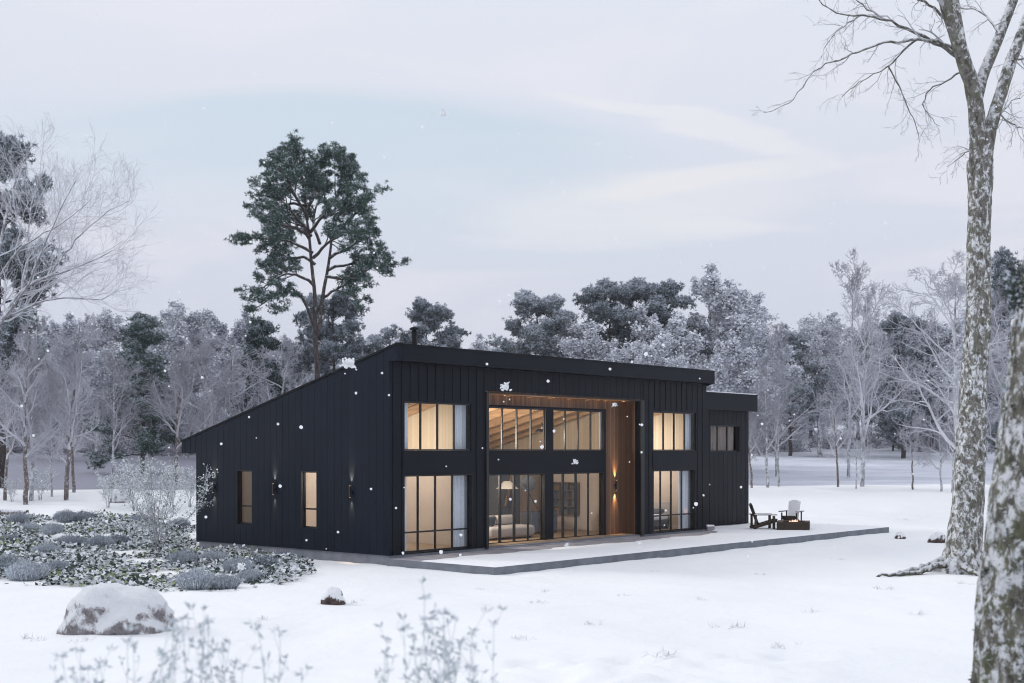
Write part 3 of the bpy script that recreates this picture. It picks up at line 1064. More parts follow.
# ------------------------------------------------------------------ patio furniture
def adirondack(loc, rz, label, snowy_back):
    """faces local +x"""
    t = empty('garden_chair', loc, rz)
    tag(t, label, 'chair', 'garden chairs by the fire pit')
    for y in (-0.31, 0.31):
        f = MB(); f.box(0.30, 0.40, y - 0.02, y + 0.02, 0, 0.52); f.build('leg', 'outdoor_wood', t)
        f = MB(); f.box(-0.42, -0.33, y - 0.02, y + 0.02, 0, 0.55); f.build('leg', 'outdoor_wood', t)
        s_ = 1 if y > 0 else -1
        f = MB(); f.box(-0.46, 0.46, min(y - 0.03 * s_, y + 0.11 * s_), max(y - 0.03 * s_, y + 0.11 * s_), 0.551, 0.575)
        a = f.build('armrest', 'outdoor_wood', t)
        f = MB(); f.box(-0.44, 0.44, min(y - 0.02 * s_, y + 0.10 * s_), max(y - 0.02 * s_, y + 0.10 * s_), 0.576, 0.60)
        f.build('snow_cover', 'snow', a, bevel=0.01)
        f = MB(); f.bar((-0.46, y * 0.85, 0.05), (0.50, y * 0.85, 0.34), 0.03, 0.10); f.build('seat_rail', 'outdoor_wood', t)
    f = MB()
    for k in range(6):
        u = k / 5
        f.bar((-0.22 + 0.68 * u, -0.29, 0.17 + 0.21 * u), (-0.22 + 0.68 * u, 0.29, 0.17 + 0.21 * u), 0.105, 0.02, (-0.3, 0, 1))
    f.build('seat', 'outdoor_wood', t)
    f = MB(); g = MB()
    for k in range(5):
        y = -0.22 + 0.11 * k
        top = 1.02 - 0.06 * ((k - 2) / 2) ** 2
        f.bar((-0.20, y * 0.75, 0.14), (-0.50, y * 0.9, top), 0.09, 0.022, (1, 0, 0.4))
        g.bar((-0.212, y * 0.75, 0.20), (-0.484, y * 0.9, top), 0.092, 0.02, (1, 0, 0.4))
    f.build('backrest', 'outdoor_wood', t)
    if snowy_back:
        g.v = [(x + 0.026, y, z + 0.004) for x, y, z in g.v]
        g.build('snow_cover', 'snow', t)
    return t


PZ = 0.235
pch = at(763, 50.3); pch.z = PZ
adirondack(pch, math.radians(4), 'dark wooden garden chair in profile beside the grey wing wall', False)
pch = at(791.5, 53.0); pch.z = PZ
adirondack(pch, math.radians(-118), 'garden chair with its backrest covered in white snow behind the fire pit', True)
pf = at(793.5, 50.0); pf.z = PZ
fp = empty('fire_pit', pf, math.radians(-14))
tag(fp, 'low square fire pit of dark wood with a small flame', 'fire pit')
f = MB()
w = 0.62
for (a, b, c, d) in ((-w, w, -w, -w + 0.08), (-w, w, w - 0.08, w), (-w, -w + 0.08, -w + 0.081, w - 0.081), (w - 0.08, w, -w + 0.081, w - 0.081)):
    f.box(a, b, c, d, 0, 0.28)
f.box(-w + 0.081, w - 0.081, -w + 0.081, w - 0.081, 0, 0.20)
f.build('basin', 'outdoor_wood', fp, bevel=0.01)
f = MB()
for (a, b, c, d) in ((-w, w, -w, -w + 0.2), (-w, w, w - 0.2, w), (-w, -w + 0.2, -w + 0.201, w - 0.201), (w - 0.2, w, -w + 0.201, w - 0.201)):
    f.box(a, b, c, d, 0.281, 0.32)
f.build('rim', 'outdoor_wood', fp, bevel=0.012)
f = MB()
for k in range(6):
    a = k * 2.4; r_ = 0.04 + 0.025 * k
    f.lathe([(0.04, 0.2), (0.05, 0.25), (0.028, 0.32), (0.004, 0.37 + 0.04 * math.sin(k * 3))], 8, r_ * math.cos(a), r_ * math.sin(a))
f.build('flame', 'flame', fp, True)
d = bpy.data.lights.new('fire_light', 'POINT'); d.energy = 5; d.color = (1, 0.45, 0.25); d.shadow_soft_size = 0.15
q = bpy.data.objects.new('fire_light', d); col.objects.link(q); q.parent = fp; q.location = (0, 0, 0.55)

# ------------------------------------------------------------------ vegetation tools
def unit(v): return v / np.maximum(np.linalg.norm(v, axis=-1, keepdims=True), 1e-9)


def tubes(P, R, n):
    """P (m,N,3) centre lines, R (m,N) radii -> verts, quads"""
    m_, N, _ = P.shape
    T = unit(np.gradient(P, axis=1))
    ref = np.where(np.abs(T[:, :1, 2:3]) > 0.9, np.array([1.0, 0, 0]), np.array([0, 0, 1.0]))
    U = unit(np.cross(T, np.broadcast_to(ref, T.shape)))
    W = np.cross(T, U)
    a = np.arange(n) * 2 * PI / n
    V = P[:, :, None] + R[:, :, None, None] * (np.cos(a)[None, None, :, None] * U[:, :, None] + np.sin(a)[None, None, :, None] * W[:, :, None])
    V = V.reshape(-1, 3)
    b = (np.arange(m_)[:, None, None] * N + np.arange(N - 1)[None, :, None]) * n
    k = np.arange(n)[None, None]
    k2 = (k + 1) % n
    Q = np.stack([b + k, b + k2, b + n + k2, b + n + k], -1).reshape(-1, 4)
    return V, Q


def join(parts):
    Vs, Qs, off = [], [], 0
    for V, Q in parts:
        Vs.append(V); Qs.append(Q + off); off += len(V)
    return np.concatenate(Vs), np.concatenate(Qs)


def spawn(P, R, n, t0, t1, ang, length, taper=0.5, radf=0.55, N=5, wander=0.16, up=0.06, tip=0.25, minr=0.004, r=rng, flat=0.0):
    """n children on each parent line; length = child length at t0, shrinking by taper towards t1"""
    m_, NP, _ = P.shape
    t = (t0 + (t1 - t0) * (np.arange(n)[None] + r.random((m_, n))) / n)
    x = t * (NP - 1)
    i0 = np.clip(x.astype(int), 0, NP - 2); fr = (x - i0)[..., None]
    rows = np.arange(m_)[:, None]
    A, B = P[rows, i0], P[rows, i0 + 1]
    org = A * (1 - fr) + B * fr
    tang = unit(B - A)
    rad = (R[rows, i0] * (1 - fr[..., 0]) + R[rows, i0 + 1] * fr[..., 0]) * radf
    g = r.normal(size=tang.shape)
    if flat: g[..., 2] *= (1 - flat)
    perp = unit(g - (g * tang).sum(-1, keepdims=True) * tang)
    an = ang * (0.75 + 0.5 * r.random((m_, n)))[..., None]
    d = unit(tang * np.cos(an) + perp * np.sin(an))
    L = length if np.isscalar(length) else length[:, None]
    ln = L * (1 - taper * (t - t0) / max(t1 - t0, 1e-6)) * (0.7 + 0.6 * r.random((m_, n)))
    org, d, ln, rad = org.reshape(-1, 3), d.reshape(-1, 3), ln.ravel(), rad.ravel()
    pts = [org]; step = (ln / (N - 1))[:, None]
    for k in range(N - 1):
        d = unit(d + r.normal(size=d.shape) * wander + np.array([0, 0, up]))
        pts.append(pts[-1] + d * step)
    C = np.stack(pts, 1)
    rr_ = np.maximum(rad[:, None] * np.linspace(1, tip, N)[None], minr)
    return C, rr_, ln


def line(pts, r0, r1, N=12, wob=0.0, r=rng):
    """one smooth poly line through control points"""
    pts = np.array(pts, float)
    s = np.concatenate([[0], np.cumsum(np.linalg.norm(np.diff(pts, axis=0), axis=1))]); s /= s[-1]
    u = np.linspace(0, 1, N)
    C = np.stack([np.interp(u, s, pts[:, k]) for k in range(3)], -1)
    for _ in range(2):
        C[1:-1] = 0.25 * C[:-2] + 0.5 * C[1:-1] + 0.25 * C[2:]
    if wob: C[1:] += r.normal(size=C[1:].shape) * wob
    return C[None], (r0 + (r1 - r0) * u)[None]


def blades(C, k, length, width, r=rng, up=0.35, droop=0.0, jit=0.0):
    """k narrow leaf triangles (as thin quads) springing from each centre"""
    m_ = len(C)
    d = r.normal(size=(m_, k, 3)); d[..., 2] = d[..., 2] * 0.8 + up
    d = unit(d).reshape(-1, 3)
    c = np.repeat(C, k, 0)
    if jit: c = c + r.normal(size=c.shape) * jit
    L = length * (0.6 + 0.8 * r.random((len(c), 1)))
    s = unit(np.cross(d, r.normal(size=d.shape))) * width * 0.5
    tip = c + d * L; tip[:, 2] -= droop * L[:, 0]
    mid = c + d * L * 0.5
    V = np.stack([c, mid + s, tip, mid - s], 1).reshape(-1, 3)
    Q = np.arange(len(V)).reshape(-1, 4)
    return V, Q


def leaves(C, size, r=rng, flat=0.5, asp=0.6):
    """one leaf (diamond) at each point"""
    d = r.normal(size=C.shape); d[:, 2] *= (1 - flat); d = unit(d)
    n = unit(r.normal(size=C.shape) * (1 - flat) + np.array([0, 0, 1.0]))
    s = unit(np.cross(d, n))
    L = size * (0.6 + 0.8 * r.random((len(C), 1)))
    V = np.stack([C, C + d * L * 0.5 + s * L * asp * 0.5, C + d * L, C + d * L * 0.5 - s * L * asp * 0.5], 1).reshape(-1, 3)
    return V, np.arange(len(V)).reshape(-1, 4)


def as_tree(name, trunk_parts, crown_parts, tmat, cmats, crown_mi=None, crown_name='crown', trunk_name='trunk'):
    root = empty(name)
    V, Q = join(trunk_parts)
    link(trunk_name, np_mesh(trunk_name, V, Q, [tmat], smooth=True), root)
    if crown_parts:
        V, Q = join(crown_parts)
        link(crown_name, np_mesh(crown_name, V, Q, cmats, crown_mi), root)
    return root


def bare_tree(seed, h=10.0, r0=0.16, limbs=11, spread=0.75, tmat='bark_frost', cmat='twig_frost', start=0.22, lean=0.3, dens=1.0, minr=0.009, fork=False, leaf=0.0, upk=0.09, limbf=0.62):
    """leafless rimed tree of height h; limbs, branches, twigs and twiglets"""
    r = np.random.default_rng(seed)
    P, R = line([(0, 0, -0.3), (lean * 0.2, 0, h * 0.25), (lean * 0.7, lean * 0.3, h * 0.55), (lean, -lean * 0.3, h * 0.97)], r0, r0 * 0.12, 14, h * 0.004, r)
    tr = [tubes(P, R, 8)]
    P1, R1, l1 = spawn(P, R, limbs, start, 0.96, 0.85 * spread + 0.2, h * 0.44, 0.62, limbf, 8, 0.16, upk, 0.2, minr, r)
    lim_ = tubes(P1, R1, 6)
    P2, R2, l2 = spawn(P1, R1, int(8 * dens), 0.18, 0.98, 0.75, l1 * 0.45, 0.5, 0.6, 6, 0.2, 0.06, 0.3, minr, r)
    cr = [lim_, tubes(P2, R2, 4)]
    P3, R3, l3 = spawn(P2, R2, int(7 * dens), 0.15, 1.0, 0.8, l2 * 0.5, 0.4, 0.6, 5, 0.25, 0.04, 0.4, minr * 0.8, r)
    cr.append(tubes(P3, R3, 3))
    P4, R4, l4 = spawn(P3, R3, int(6 * dens), 0.1, 1.0, 0.8, np.clip(l3 * 0.55, 0.12, 0.8), 0.3, 0.6, 3, 0.3, 0.02, 0.5, minr * 0.7, r)
    cr.append(tubes(P4, R4, 3))
    mi = np.concatenate([np.zeros(len(cr[0][1]) + len(cr[1][1])), np.ones(len(cr[2][1]) + len(cr[3][1]))])
    if leaf:
        c = np.concatenate([P4[:, 1:].reshape(-1, 3), P4[:, 1:].reshape(-1, 3) + r.normal(size=(P4.shape[0] * 2, 3)) * 0.12])
        V, Q = leaves(c, leaf, r, 0.2, 0.8)
        mi = np.concatenate([np.zeros(sum(len(q) for _, q in cr)), np.ones(len(Q))])
        cr.append((V, Q))
    return as_tree('frosted_tree', tr, cr, tmat, [cmat, 'frost_leaf'] if leaf else [cmat, 'twig_mid' if cmat == 'twig_white' else cmat], mi)


def pine_tree(seed, h=18, r0=0.28, limbs=26, start=0.42, width=0.26, pads=7, k=26, tmat='bark_pine', cmats=('needle', 'needle_snow'), snow=0.25, needle=0.42, nw=0.07, shape='round', lean=0.3, pad_r=0.8, tuft=9):
    """evergreen: bare lower trunk, crooked limbs and separate pads of needles with gaps between"""
    r = np.random.default_rng(seed)
    P, R = line([(0, 0, -0.3), (lean * 0.1, 0, h * 0.3), (lean, lean * 0.4, h * 0.6), (lean * 0.7, -lean * 0.3, h * 0.98)], r0, r0 * 0.12, 16, h * 0.003, r)
    tr = [tubes(P, R, 9)]
    P1, R1, l1 = spawn(P, R, limbs, start, 0.99, 1.25, h * width, 0.15, 0.5, 8, 0.15, 0.03, 0.3, 0.015, r)
    # outline of the crown: limb lengths follow its height
    t = (P1[:, 0, 2] / h - start) / (1 - start)
    t = np.clip(t, 0, 1)
    prof = np.sin(np.clip(0.22 + 0.74 * t, 0, 1) * PI) ** 0.7 if shape == 'round' else (1.0 - 0.82 * t)
    P1 = P1[:, :1] + (P1 - P1[:, :1]) * prof[:, None, None]
    tr.append(tubes(P1, R1, 5))
    P2, R2, l2 = spawn(P1, R1 * 1.0, pads, 0.35, 1.0, 0.8, l1 * prof * 0.30, 0.3, 0.6, 4, 0.25, 0.12, 0.5, 0.01, r)
    tr.append(tubes(P2, R2, 4))
    cen = np.concatenate([P2[:, -1], P2[:, 2], P1[:, -1], P[0, -2:]])
    pad = pad_r * (0.6 + 0.7 * r.random((len(cen), 1, 1)))
    off = unit(r.normal(size=(len(cen), tuft, 3))) * r.random((len(cen), tuft, 1)) ** 0.4 * pad * np.array([1.0, 1.0, 0.65])
    tc = (cen[:, None] + off)
    V, Q = blades(tc.reshape(-1, 3), k, needle, nw, r, 0.35)
    rel = np.repeat((off[..., 2] / pad[..., 0] * 1.0).ravel(), k)
    mi = (r.random(len(Q)) < snow * np.clip(1.0 + 2.4 * rel, 0.15, 2.2)).astype(int)
    o = as_tree('pine_tree', tr, [(V, Q)], tmat, list(cmats), mi)
    return o


NUM = {}


def put(proto, loc, rz=0.0, s=1.0, sz=None, label=None, cat='tree', group=None):
    """place the prototype itself the first time, copies after that"""
    if NUM.get(proto.name_full, 0) == 0: o = proto
    else: o = copy_tree(proto)
    NUM[proto.name_full] = 1
    o.location = loc
    o.rotation_euler = (0, 0, rz)
    o.scale = (s, s, sz if sz else s)
    tag(o, label, cat, group)
    return o


# ------------------------------------------------------------------ prototypes
FR = [bare_tree(101, 10, 0.15, 13, 0.85, start=0.24, cmat='twig_white', limbf=0.8, dens=1.15),
      bare_tree(102, 10, 0.14, 12, 0.8, start=0.28, lean=0.7, tmat='bark_brown', cmat='twig_white', limbf=0.8, dens=1.15),
      bare_tree(103, 10, 0.17, 13, 1.0, start=0.20, lean=-0.5, tmat='bark_brown', cmat='twig_frost', limbf=0.8),
      bare_tree(104, 10, 0.12, 12, 0.8, start=0.30, lean=0.3, cmat='twig_white', limbf=0.75)]
FL = [bare_tree(111, 10, 0.2, 15, 0.9, start=0.14, leaf=0.17, minr=0.012),
      bare_tree(112, 10, 0.18, 16, 0.7, start=0.12, leaf=0.15, minr=0.012)]
BR = [bare_tree(121, 10, 0.16, 14, 0.9, start=0.10, tmat='bark_brown', cmat='twig_dark', minr=0.014),
      bare_tree(122, 10, 0.16, 14, 0.8, start=0.12, tmat='bark_brown', cmat='twig_brown', minr=0.014)]
for p in FL: p.name = 'rimed_tree'
for p in BR: p.name = 'leafless_tree'
PN = [pine_tree(201, 16, 0.25, 33, 0.24, 0.27, cmats=('needle_far', 'needle_snow'), snow=0.42, needle=0.26, nw=0.06, k=26),
      pine_tree(202, 16, 0.25, 36, 0.18, 0.29, cmats=('needle_far', 'needle_snow'), snow=0.50, needle=0.26, nw=0.06, k=26, lean=-0.4),
      pine_tree(203, 16, 0.22, 44, 0.10, 0.25, cmats=('needle', 'needle_snow'), snow=0.26, needle=0.26, nw=0.06, k=22, shape='cone')]

r2 = random.Random(5)


def side(px): return 'left of the house' if px < 215 else ('behind the house roof' if px < 750 else 'right of the house')


def tree_px(proto, px, Y, top, label, group=None, h0=10.0, rz=None, dz=0.0, cat='tree', wid=1.0):
    p = at(px, Y)
    z_top = CAM_H + (HOR - top) / F_PX * Y
    s = (z_top - p.z) / h0
    return put(proto, p, r2.uniform(0, 6.28) if rz is None else rz, s * wid, s, label, cat, group)


# hero pine behind the gable
hp_r = np.random.default_rng(77)
HY = 84.0
base = at(321, HY)
def hp(px, py, dy=0.0):
    px = 316 + (px - 316) * 0.95; py = 300 + (py - 300) * 0.94 if py < 300 else py
    q = ray3(px, py, HY + dy); return q - np.array(base)
parts, ends, endl = [], [], []
trunkA = line([hp(321, 462), hp(319, 400), hp(316, 340), hp(314, 290), hp(311, 245), hp(306, 210), hp(303, 180), hp(299, 150)], 0.23, 0.04, 22, 0.03, hp_r)
trunkB = line([hp(316.5, 335), hp(322, 300, 0.3), hp(330, 262, 0.8), hp(333, 225, 1.0), hp(338, 195, 0.8), hp(336, 170, 1)], 0.15, 0.03, 14, 0.04, hp_r)
parts += [tubes(*trunkA, 10), tubes(*trunkB, 8)]
limb_px = [
    [(313, 250), (300, 238), (280, 236), (258, 236), (240, 230)], [(314, 285), (296, 270), (284, 272), (268, 280), (256, 292)],
    [(315, 262), (296, 252), (276, 262), (262, 265)], [(308, 225), (290, 205), (276, 188), (262, 180)],
    [(307, 215), (294, 190), (284, 168), (274, 160)], [(304, 190), (300, 165), (299, 148), (296, 140)],
    [(306, 205), (316, 185), (318, 165), (322, 152)], [(334, 220), (345, 200), (352, 185), (352, 160)],
    [(333, 235), (350, 215), (362, 205), (368, 182)], [(331, 255), (348, 246), (366, 235), (374, 225)],
    [(329, 268), (348, 262), (372, 258), (396, 262)], [(327, 275), (348, 278), (370, 270), (384, 258)],
    [(322, 298), (340, 285), (352, 282), (360, 290)], [(309, 235), (296, 222), (280, 220), (262, 212)],
    [(316, 330), (304, 300), (290, 280), (270, 296), (250, 310)], [(306, 200), (290, 195), (272, 205), (256, 196)],
    [(320, 240), (312, 215), (318, 195), (330, 178)], [(333, 210), (325, 195), (312, 175), (308, 160)],
    [(305, 178), (292, 172), (284, 160), (282, 150)], [(338, 190), (346, 172), (340, 155), (338, 148)],
    [(313, 255), (326, 240), (344, 230), (356, 226)], [(311, 232), (300, 215), (288, 228), (272, 240)], [(310, 228), (322, 210), (345, 208), (360, 196)]]
for j, lp in enumerate(limb_px):
    dy = hp_r.uniform(-3.2, 3.2)
    n_ = len(lp)
    pts = [hp(x, y, dy * (k / (n_ - 1)) + (0.6 if lp[0][0] > 321 else 0)) for k, (x, y) in enumerate(lp)]
    L1 = line(pts, 0.12, 0.025, 9, 0.05, hp_r)
    parts.append(tubes(*L1, 6))
    P2, R2, l2 = spawn(L1[0], L1[1], 12, 0.30, 1.0, 0.8, 1.35, 0.25, 0.55, 5, 0.22, 0.08, 0.4, 0.012, hp_r)
    parts.append(tubes(P2, R2, 4))
    ends += [P2[:, -1], P2[:, 3], L1[0][:, -1], P2[::2, 2]]
cen = np.concatenate(ends)
pad = 0.46 * (0.5 + 0.8 * hp_r.random((len(cen), 1, 1)))
off = unit(hp_r.normal(size=(len(cen), 9, 3))) * hp_r.random((len(cen), 9, 1)) ** 0.4 * pad * np.array([1, 1, 0.62])
V, Q = blades((cen[:, None] + off).reshape(-1, 3), 20, 0.21, 0.040, hp_r, 0.35)
rel = np.repeat((off[..., 2] / pad[..., 0]).ravel(), 20)
mi = (hp_r.random(len(Q)) < 0.15 * np.clip(1 + 2.5 * rel, 0.1, 2.2)).astype(int)
o = as_tree('pine_tree', parts, [(V, Q)], 'bark_pine', ['needle', 'needle_snow'], mi)
o.location = base
tag(o, 'very tall dark green pine with a forked trunk rising above the gable roof', 'tree')

# bare tree at the left edge of the picture, its branches reaching right
lt_r = np.random.default_rng(31)
LY = 46.0
base = at(-28, LY)
def lp_(px, py, dy=0.0): return ray3(px, py, LY + dy) - np.array(base)
parts, crown = [], []
lims = [([(-28, 540), (-24, 420), (-20, 340), (-8, 290), (2, 235), (12, 185), (22, 160)], .17, .02), ([(-20, 360), (-2, 325), (22, 288), (48, 275), (70, 270), (92, 262), (112, 250)], .10, .014),
        ([(0, 320), (20, 310), (45, 300), (75, 296), (100, 302), (118, 290)], .05, .01), ([(2, 320), (30, 285), (42, 250), (60, 210), (76, 180)], .055, .01),
        ([(22, 288), (30, 255), (28, 215), (40, 180), (44, 160)], .045, .008), ([(48, 275), (72, 245), (90, 225), (112, 208), (130, 200)], .04, .008),
        ([(-4, 280), (16, 250), (40, 235), (66, 222), (90, 200)], .045, .008), ([(-22, 380), (-40, 330), (-60, 280), (-70, 240)], .09, .02)]
for j, (q, ra, rb) in enumerate(lims):
    dy = lt_r.uniform(-2.0, 2.0) if j > 1 else 0
    A = line([lp_(x, y, dy * k / len(q)) for k, (x, y) in enumerate(q)], ra, rb, 14, 0.02, lt_r)
    parts.append(tubes(*A, 7))
    P2, R2, l2 = spawn(A[0], A[1], 13, 0.2, 1.0, 0.75, 2.6, 0.4, 0.5, 8, 0.15, 0.06, 0.35, 0.007, lt_r)
    P3, R3, l3 = spawn(P2, R2, 8, 0.2, 1.0, 0.65, l2 * 0.5, 0.4, 0.6, 6, 0.2, 0.04, 0.4, 0.005, lt_r)
    P4, R4, l4 = spawn(P3, R3, 4, 0.2, 1.0, 0.65, l3 * 0.6, 0.3, 0.6, 4, 0.2, 0.0, 0.5, 0.004, lt_r)
    crown += [tubes(P2, R2, 4), tubes(P3, R3, 3), tubes(P4, R4, 3)]
o = as_tree('frosted_tree', parts, crown, 'bark_frost', ['twig_white'])
o.location = base
tag(o, 'large bare tree at the left edge with long frosted branches arching right', 'tree')

# evergreens singled out
tree_px(PN[0], 2, 74, 140, 'tall dark pine behind the bare branches at the left edge', h0=16, wid=0.72)
tree_px(PN[1], 336, 100, 298, 'shorter dark pine filling in below the tall forked pine', h0=16, rz=1, wid=0.9)
tree_px(PN[2], 262, 112, 322, 'dark evergreen standing left of the tall forked pine', h0=16)
tree_px(PN[2], 143, 120, 316, 'dark evergreen in the middle of the frosted trees left of the house', h0=16, wid=1.1)
tree_px(PN[1], 430, 120, 306, 'grey green pine behind the chimney pipe', h0=16, wid=0.95)
tree_px(PN[1], 536, 118, 297, 'rounded grey green pine rising alone above the middle of the roof', h0=16)
tree_px(PN[0], 612, 122, 287, 'broad dark pine above the right half of the roof, left one of the touching pair', h0=16, wid=1.1, rz=2)
tree_px(PN[1], 644, 126, 284, 'broad dark pine above the right half of the roof, right one of the touching pair', h0=16, wid=1.1, rz=4)
tree_px(PN[1], 903, 160, 318, 'dark round pine on the far bank right of the white birch like tree', h0=16, wid=1.1)
tree_px(PN[1], 790, 165, 338, 'dark evergreen on the far bank just right of the wing', h0=16, wid=1.1)
tree_px(PN[0], 932, 180, 340, 'dark pine on the far bank behind the big snowy trunk', h0=16)
tree_px(PN[2], 893, 178, 388, 'small dark evergreen on the far bank below the round pine', h0=16, wid=1.2)
tree_px(PN[0], 1010, 95, 262, 'pine with snowy tufts between the two big trunks at the right edge', h0=16, wid=0.7)
# crest trees right
G = 'bare saplings on the snow crest right of the house'
tree_px(FR[0], 862, 80, 292, 'slender pale bare tree with a forked crown on the snow crest, the tallest there', rz=0.4, wid=0.8)
tree_px(FR[3], 848, 116, 262, 'very tall thin white tree rising above the others right of the house', wid=0.7)
tree_px(FR[3], 776, 118, 330, 'thin white tree close to the corner of the wing', wid=0.6)
for px, Y, top, kind, l in ((752, 79, 392, 1, 'sapling nearest the wing corner, first on the snow crest'), (767, 79, 360, 0, 'bushy frosted sapling second from the wing corner on the snow crest'),
                            (779, 80, 368, 3, 'thin frosted sapling third from the wing corner on the snow crest'), (838, 80, 388, 1, 'leaning bare sapling just left of the slender forked tree'),
                            (856, 78, 420, 3, 'short thin stem right beside the foot of the slender forked tree'), (913, 77, 408, 1, 'crooked bare sapling alone between the slender tree and the big trunk'),
                            (941, 75, 400, 0, 'thin sapling close to the left side of the big snowy trunk'), (952, 74, 392, 3, 'thin sapling touching the left side of the big snowy trunk')):
    tree_px(FR[kind], px, Y, top, l, G, wid=0.9)
tree_px(FR[3], 961, 60, 262, 'wide bare tree behind the big snowy trunk, its frosted limbs reaching left', rz=2.0, wid=1.15)
tree_px(FR[1], 1003, 66, 290, 'bare frosted tree seen between the two big trunks at the right edge', wid=0.9)
# crest trees left
G = 'bare trees along the edge of the snow left of the house'
for px, Y, top, kind, w_, l in ((5, 62, 352, 1, .9, 'brown trunked bare tree at the very left edge of the picture'), (26, 60, 338, 2, .9, 'brown trunked tree just left of the pale trunked one at the far left'),
                            (31, 62, 322, 0, .9, 'pale trunked frosted tree at the far left'), (52, 64, 372, 3, .8, 'thin stem between the pale trunk and the thick brown trunk at the left'),
                            (66, 62, 318, 1, 1., 'thick brown trunk with frosted branches left of the leafy shrub'), (74, 66, 362, 2, .8, 'brown stem right behind the thick brown trunk'),
                            (112, 74, 352, 3, .9, 'small frosted tree behind the leafy shrub, on its left'), (176, 76, 338, 1, 1.1, 'reddish trunked bare tree between the leafy shrub and the gable wall'),
                            (205, 84, 345, 0, 1.1, 'frosted bare tree just beyond the low eave of the house'), (238, 88, 338, 2, 1.1, 'wide pale bare tree above the lower gable roof, left of the tall pine'),
                            (280, 92, 342, 0, 1.1, 'bare frosted tree just left of the trunk of the tall pine'), (-14, 66, 345, 2, 1., 'bare tree cut by the left edge of the picture')):
    tree_px(FR[kind], px, Y, top, l, G, wid=w_)
# rounded rimed trees over the roof and at the back
for k, (px, Y, top, l) in enumerate(((704, 128, 284, 'tall rimed whitish tree, highest one above the right end of the roof'), (742, 136, 300, 'rimed whitish tree above the wing roof'),
                       (672, 120, 318, 'rimed tree between the dark pines and the highest rimed tree'), (568, 118, 330, 'rimed tree to the left of the broad dark pines'),
                       (482, 140, 345, 'low rimed tree left of the lone grey green pine'), (590, 112, 345, 'small rimed bare tree just above the roof under the broad pines'),
                       (725, 105, 345, 'rimed tree low behind the end of the main roof'), (650, 106, 350, 'small rimed tree low above the roof under the dark pines'),
                       (373, 112, 348, 'rimed tree between the tall pine and the chimney pipe'), (186, 150, 316, 'rimed tree on the skyline right of the dark evergreen'), (222, 150, 322, 'rimed tree on the skyline above the low eave'),
                       (98, 150, 322, 'rimed tree on the skyline left of the dark evergreen'), (60, 140, 326, 'rimed tree on the skyline near the left bare tree'),
                       (820, 165, 330, 'rimed tree on the far bank left of the slender forked tree'), (870, 190, 335, 'rimed tree on the far bank behind the slender forked tree'), (985, 150, 300, 'rimed tree on the far bank behind the big snowy trunk'))):
    tree_px(FL[k % 2], px, Y, top, l, 'rimed trees round the house', wid=1.15)
# woods behind, row after row
KINDS = {'frosted_tree': 'bare frosted tree', 'rimed_tree': 'rounded rimed tree', 'leafless_tree': 'bare brownish tree', 'pine_tree': 'snow dusted evergreen'}
woods = {}
rowspec = [(178, 26, 372), (196, 28, 362), (214, 28, 352), (236, 26, 346), (262, 22, 340), (300, 20, 336)]
for ri, (Y, cnt, top) in enumerate(rowspec):
    for k in range(cnt):
        px = -60 + (k + r2.random()) * 1150 / cnt
        if ri < 2 and 800 < px < 900: continue
        if 240 < px < 745 and top > 366: continue
        pool = [FL[0], BR[0], BR[0], BR[1], FR[2], PN[2], PN[1], BR[0]] if ri < 3 else [FL[0], FL[1], FL[0], PN[1], BR[1], FL[1]]
        if px < 330: pool = pool + [BR[0], BR[0], BR[1]] if ri < 3 else pool
        p = r2.choice(pool)
        kn = p.name.split('.')[0]
        y_ = Y + r2.uniform(-7, 7)
        tp = top + r2.uniform(-14, 16) - (12 if px > 760 else 0) + (14 if 330 < px < 600 else 0)
        o = tree_px(p, px, y_, tp, '-', 'trees of the far woods', h0=16 if kn == 'pine_tree' else 10, wid=r2.uniform(1.15, 1.5))
        woods.setdefault((kn, ri, side(px)), []).append((px, o))

ORD = 'first second third fourth fifth sixth seventh eighth ninth tenth eleventh twelfth thirteenth fourteenth fifteenth sixteenth seventeenth eighteenth'.split()
for (kn, ri, sd), lst in woods.items():
    for k, (px, o) in enumerate(sorted(lst, key=lambda q: q[0])):
        o['label'] = '%s %s from the left in the %s woods row %s' % (ORD[k], KINDS[kn], ('front', 'second', 'third', 'fourth', 'fifth', 'last')[ri], sd)

# low undergrowth along the foot of the woods
ug = np.random.default_rng(9)
parts = []
nb = 420
ux = ug.uniform(-0.5, 0.5, nb); uy = ug.uniform(168, 206, nb)
ctr = np.stack([ux * uy * 1.0, uy - 13 * (1 - ss(-22, 4, ux * uy)), np.zeros(nb)], -1)
keep = ~((ctr[:, 0] / ctr[:, 1] > 0.22) & (ctr[:, 0] / ctr[:, 1] < 0.31) & (ctr[:, 1] < 196))
ctr = ctr[keep]
ctr[:, 2] = ground(ctr[:, 0], ctr[:, 1])
V1, Q1 = blades(ctr, 220, 1.9, 0.10, ug, 0.45, 0.0, 0.75)
mi = (ug.random(len(Q1)) < 0.5).astype(int)
o = link('undergrowth', np_mesh('undergrowth', V1, Q1, ['twig_dark', 'twig_frost'], mi))
tag(o, 'low dark brush along the foot of the far woods', kind='stuff')

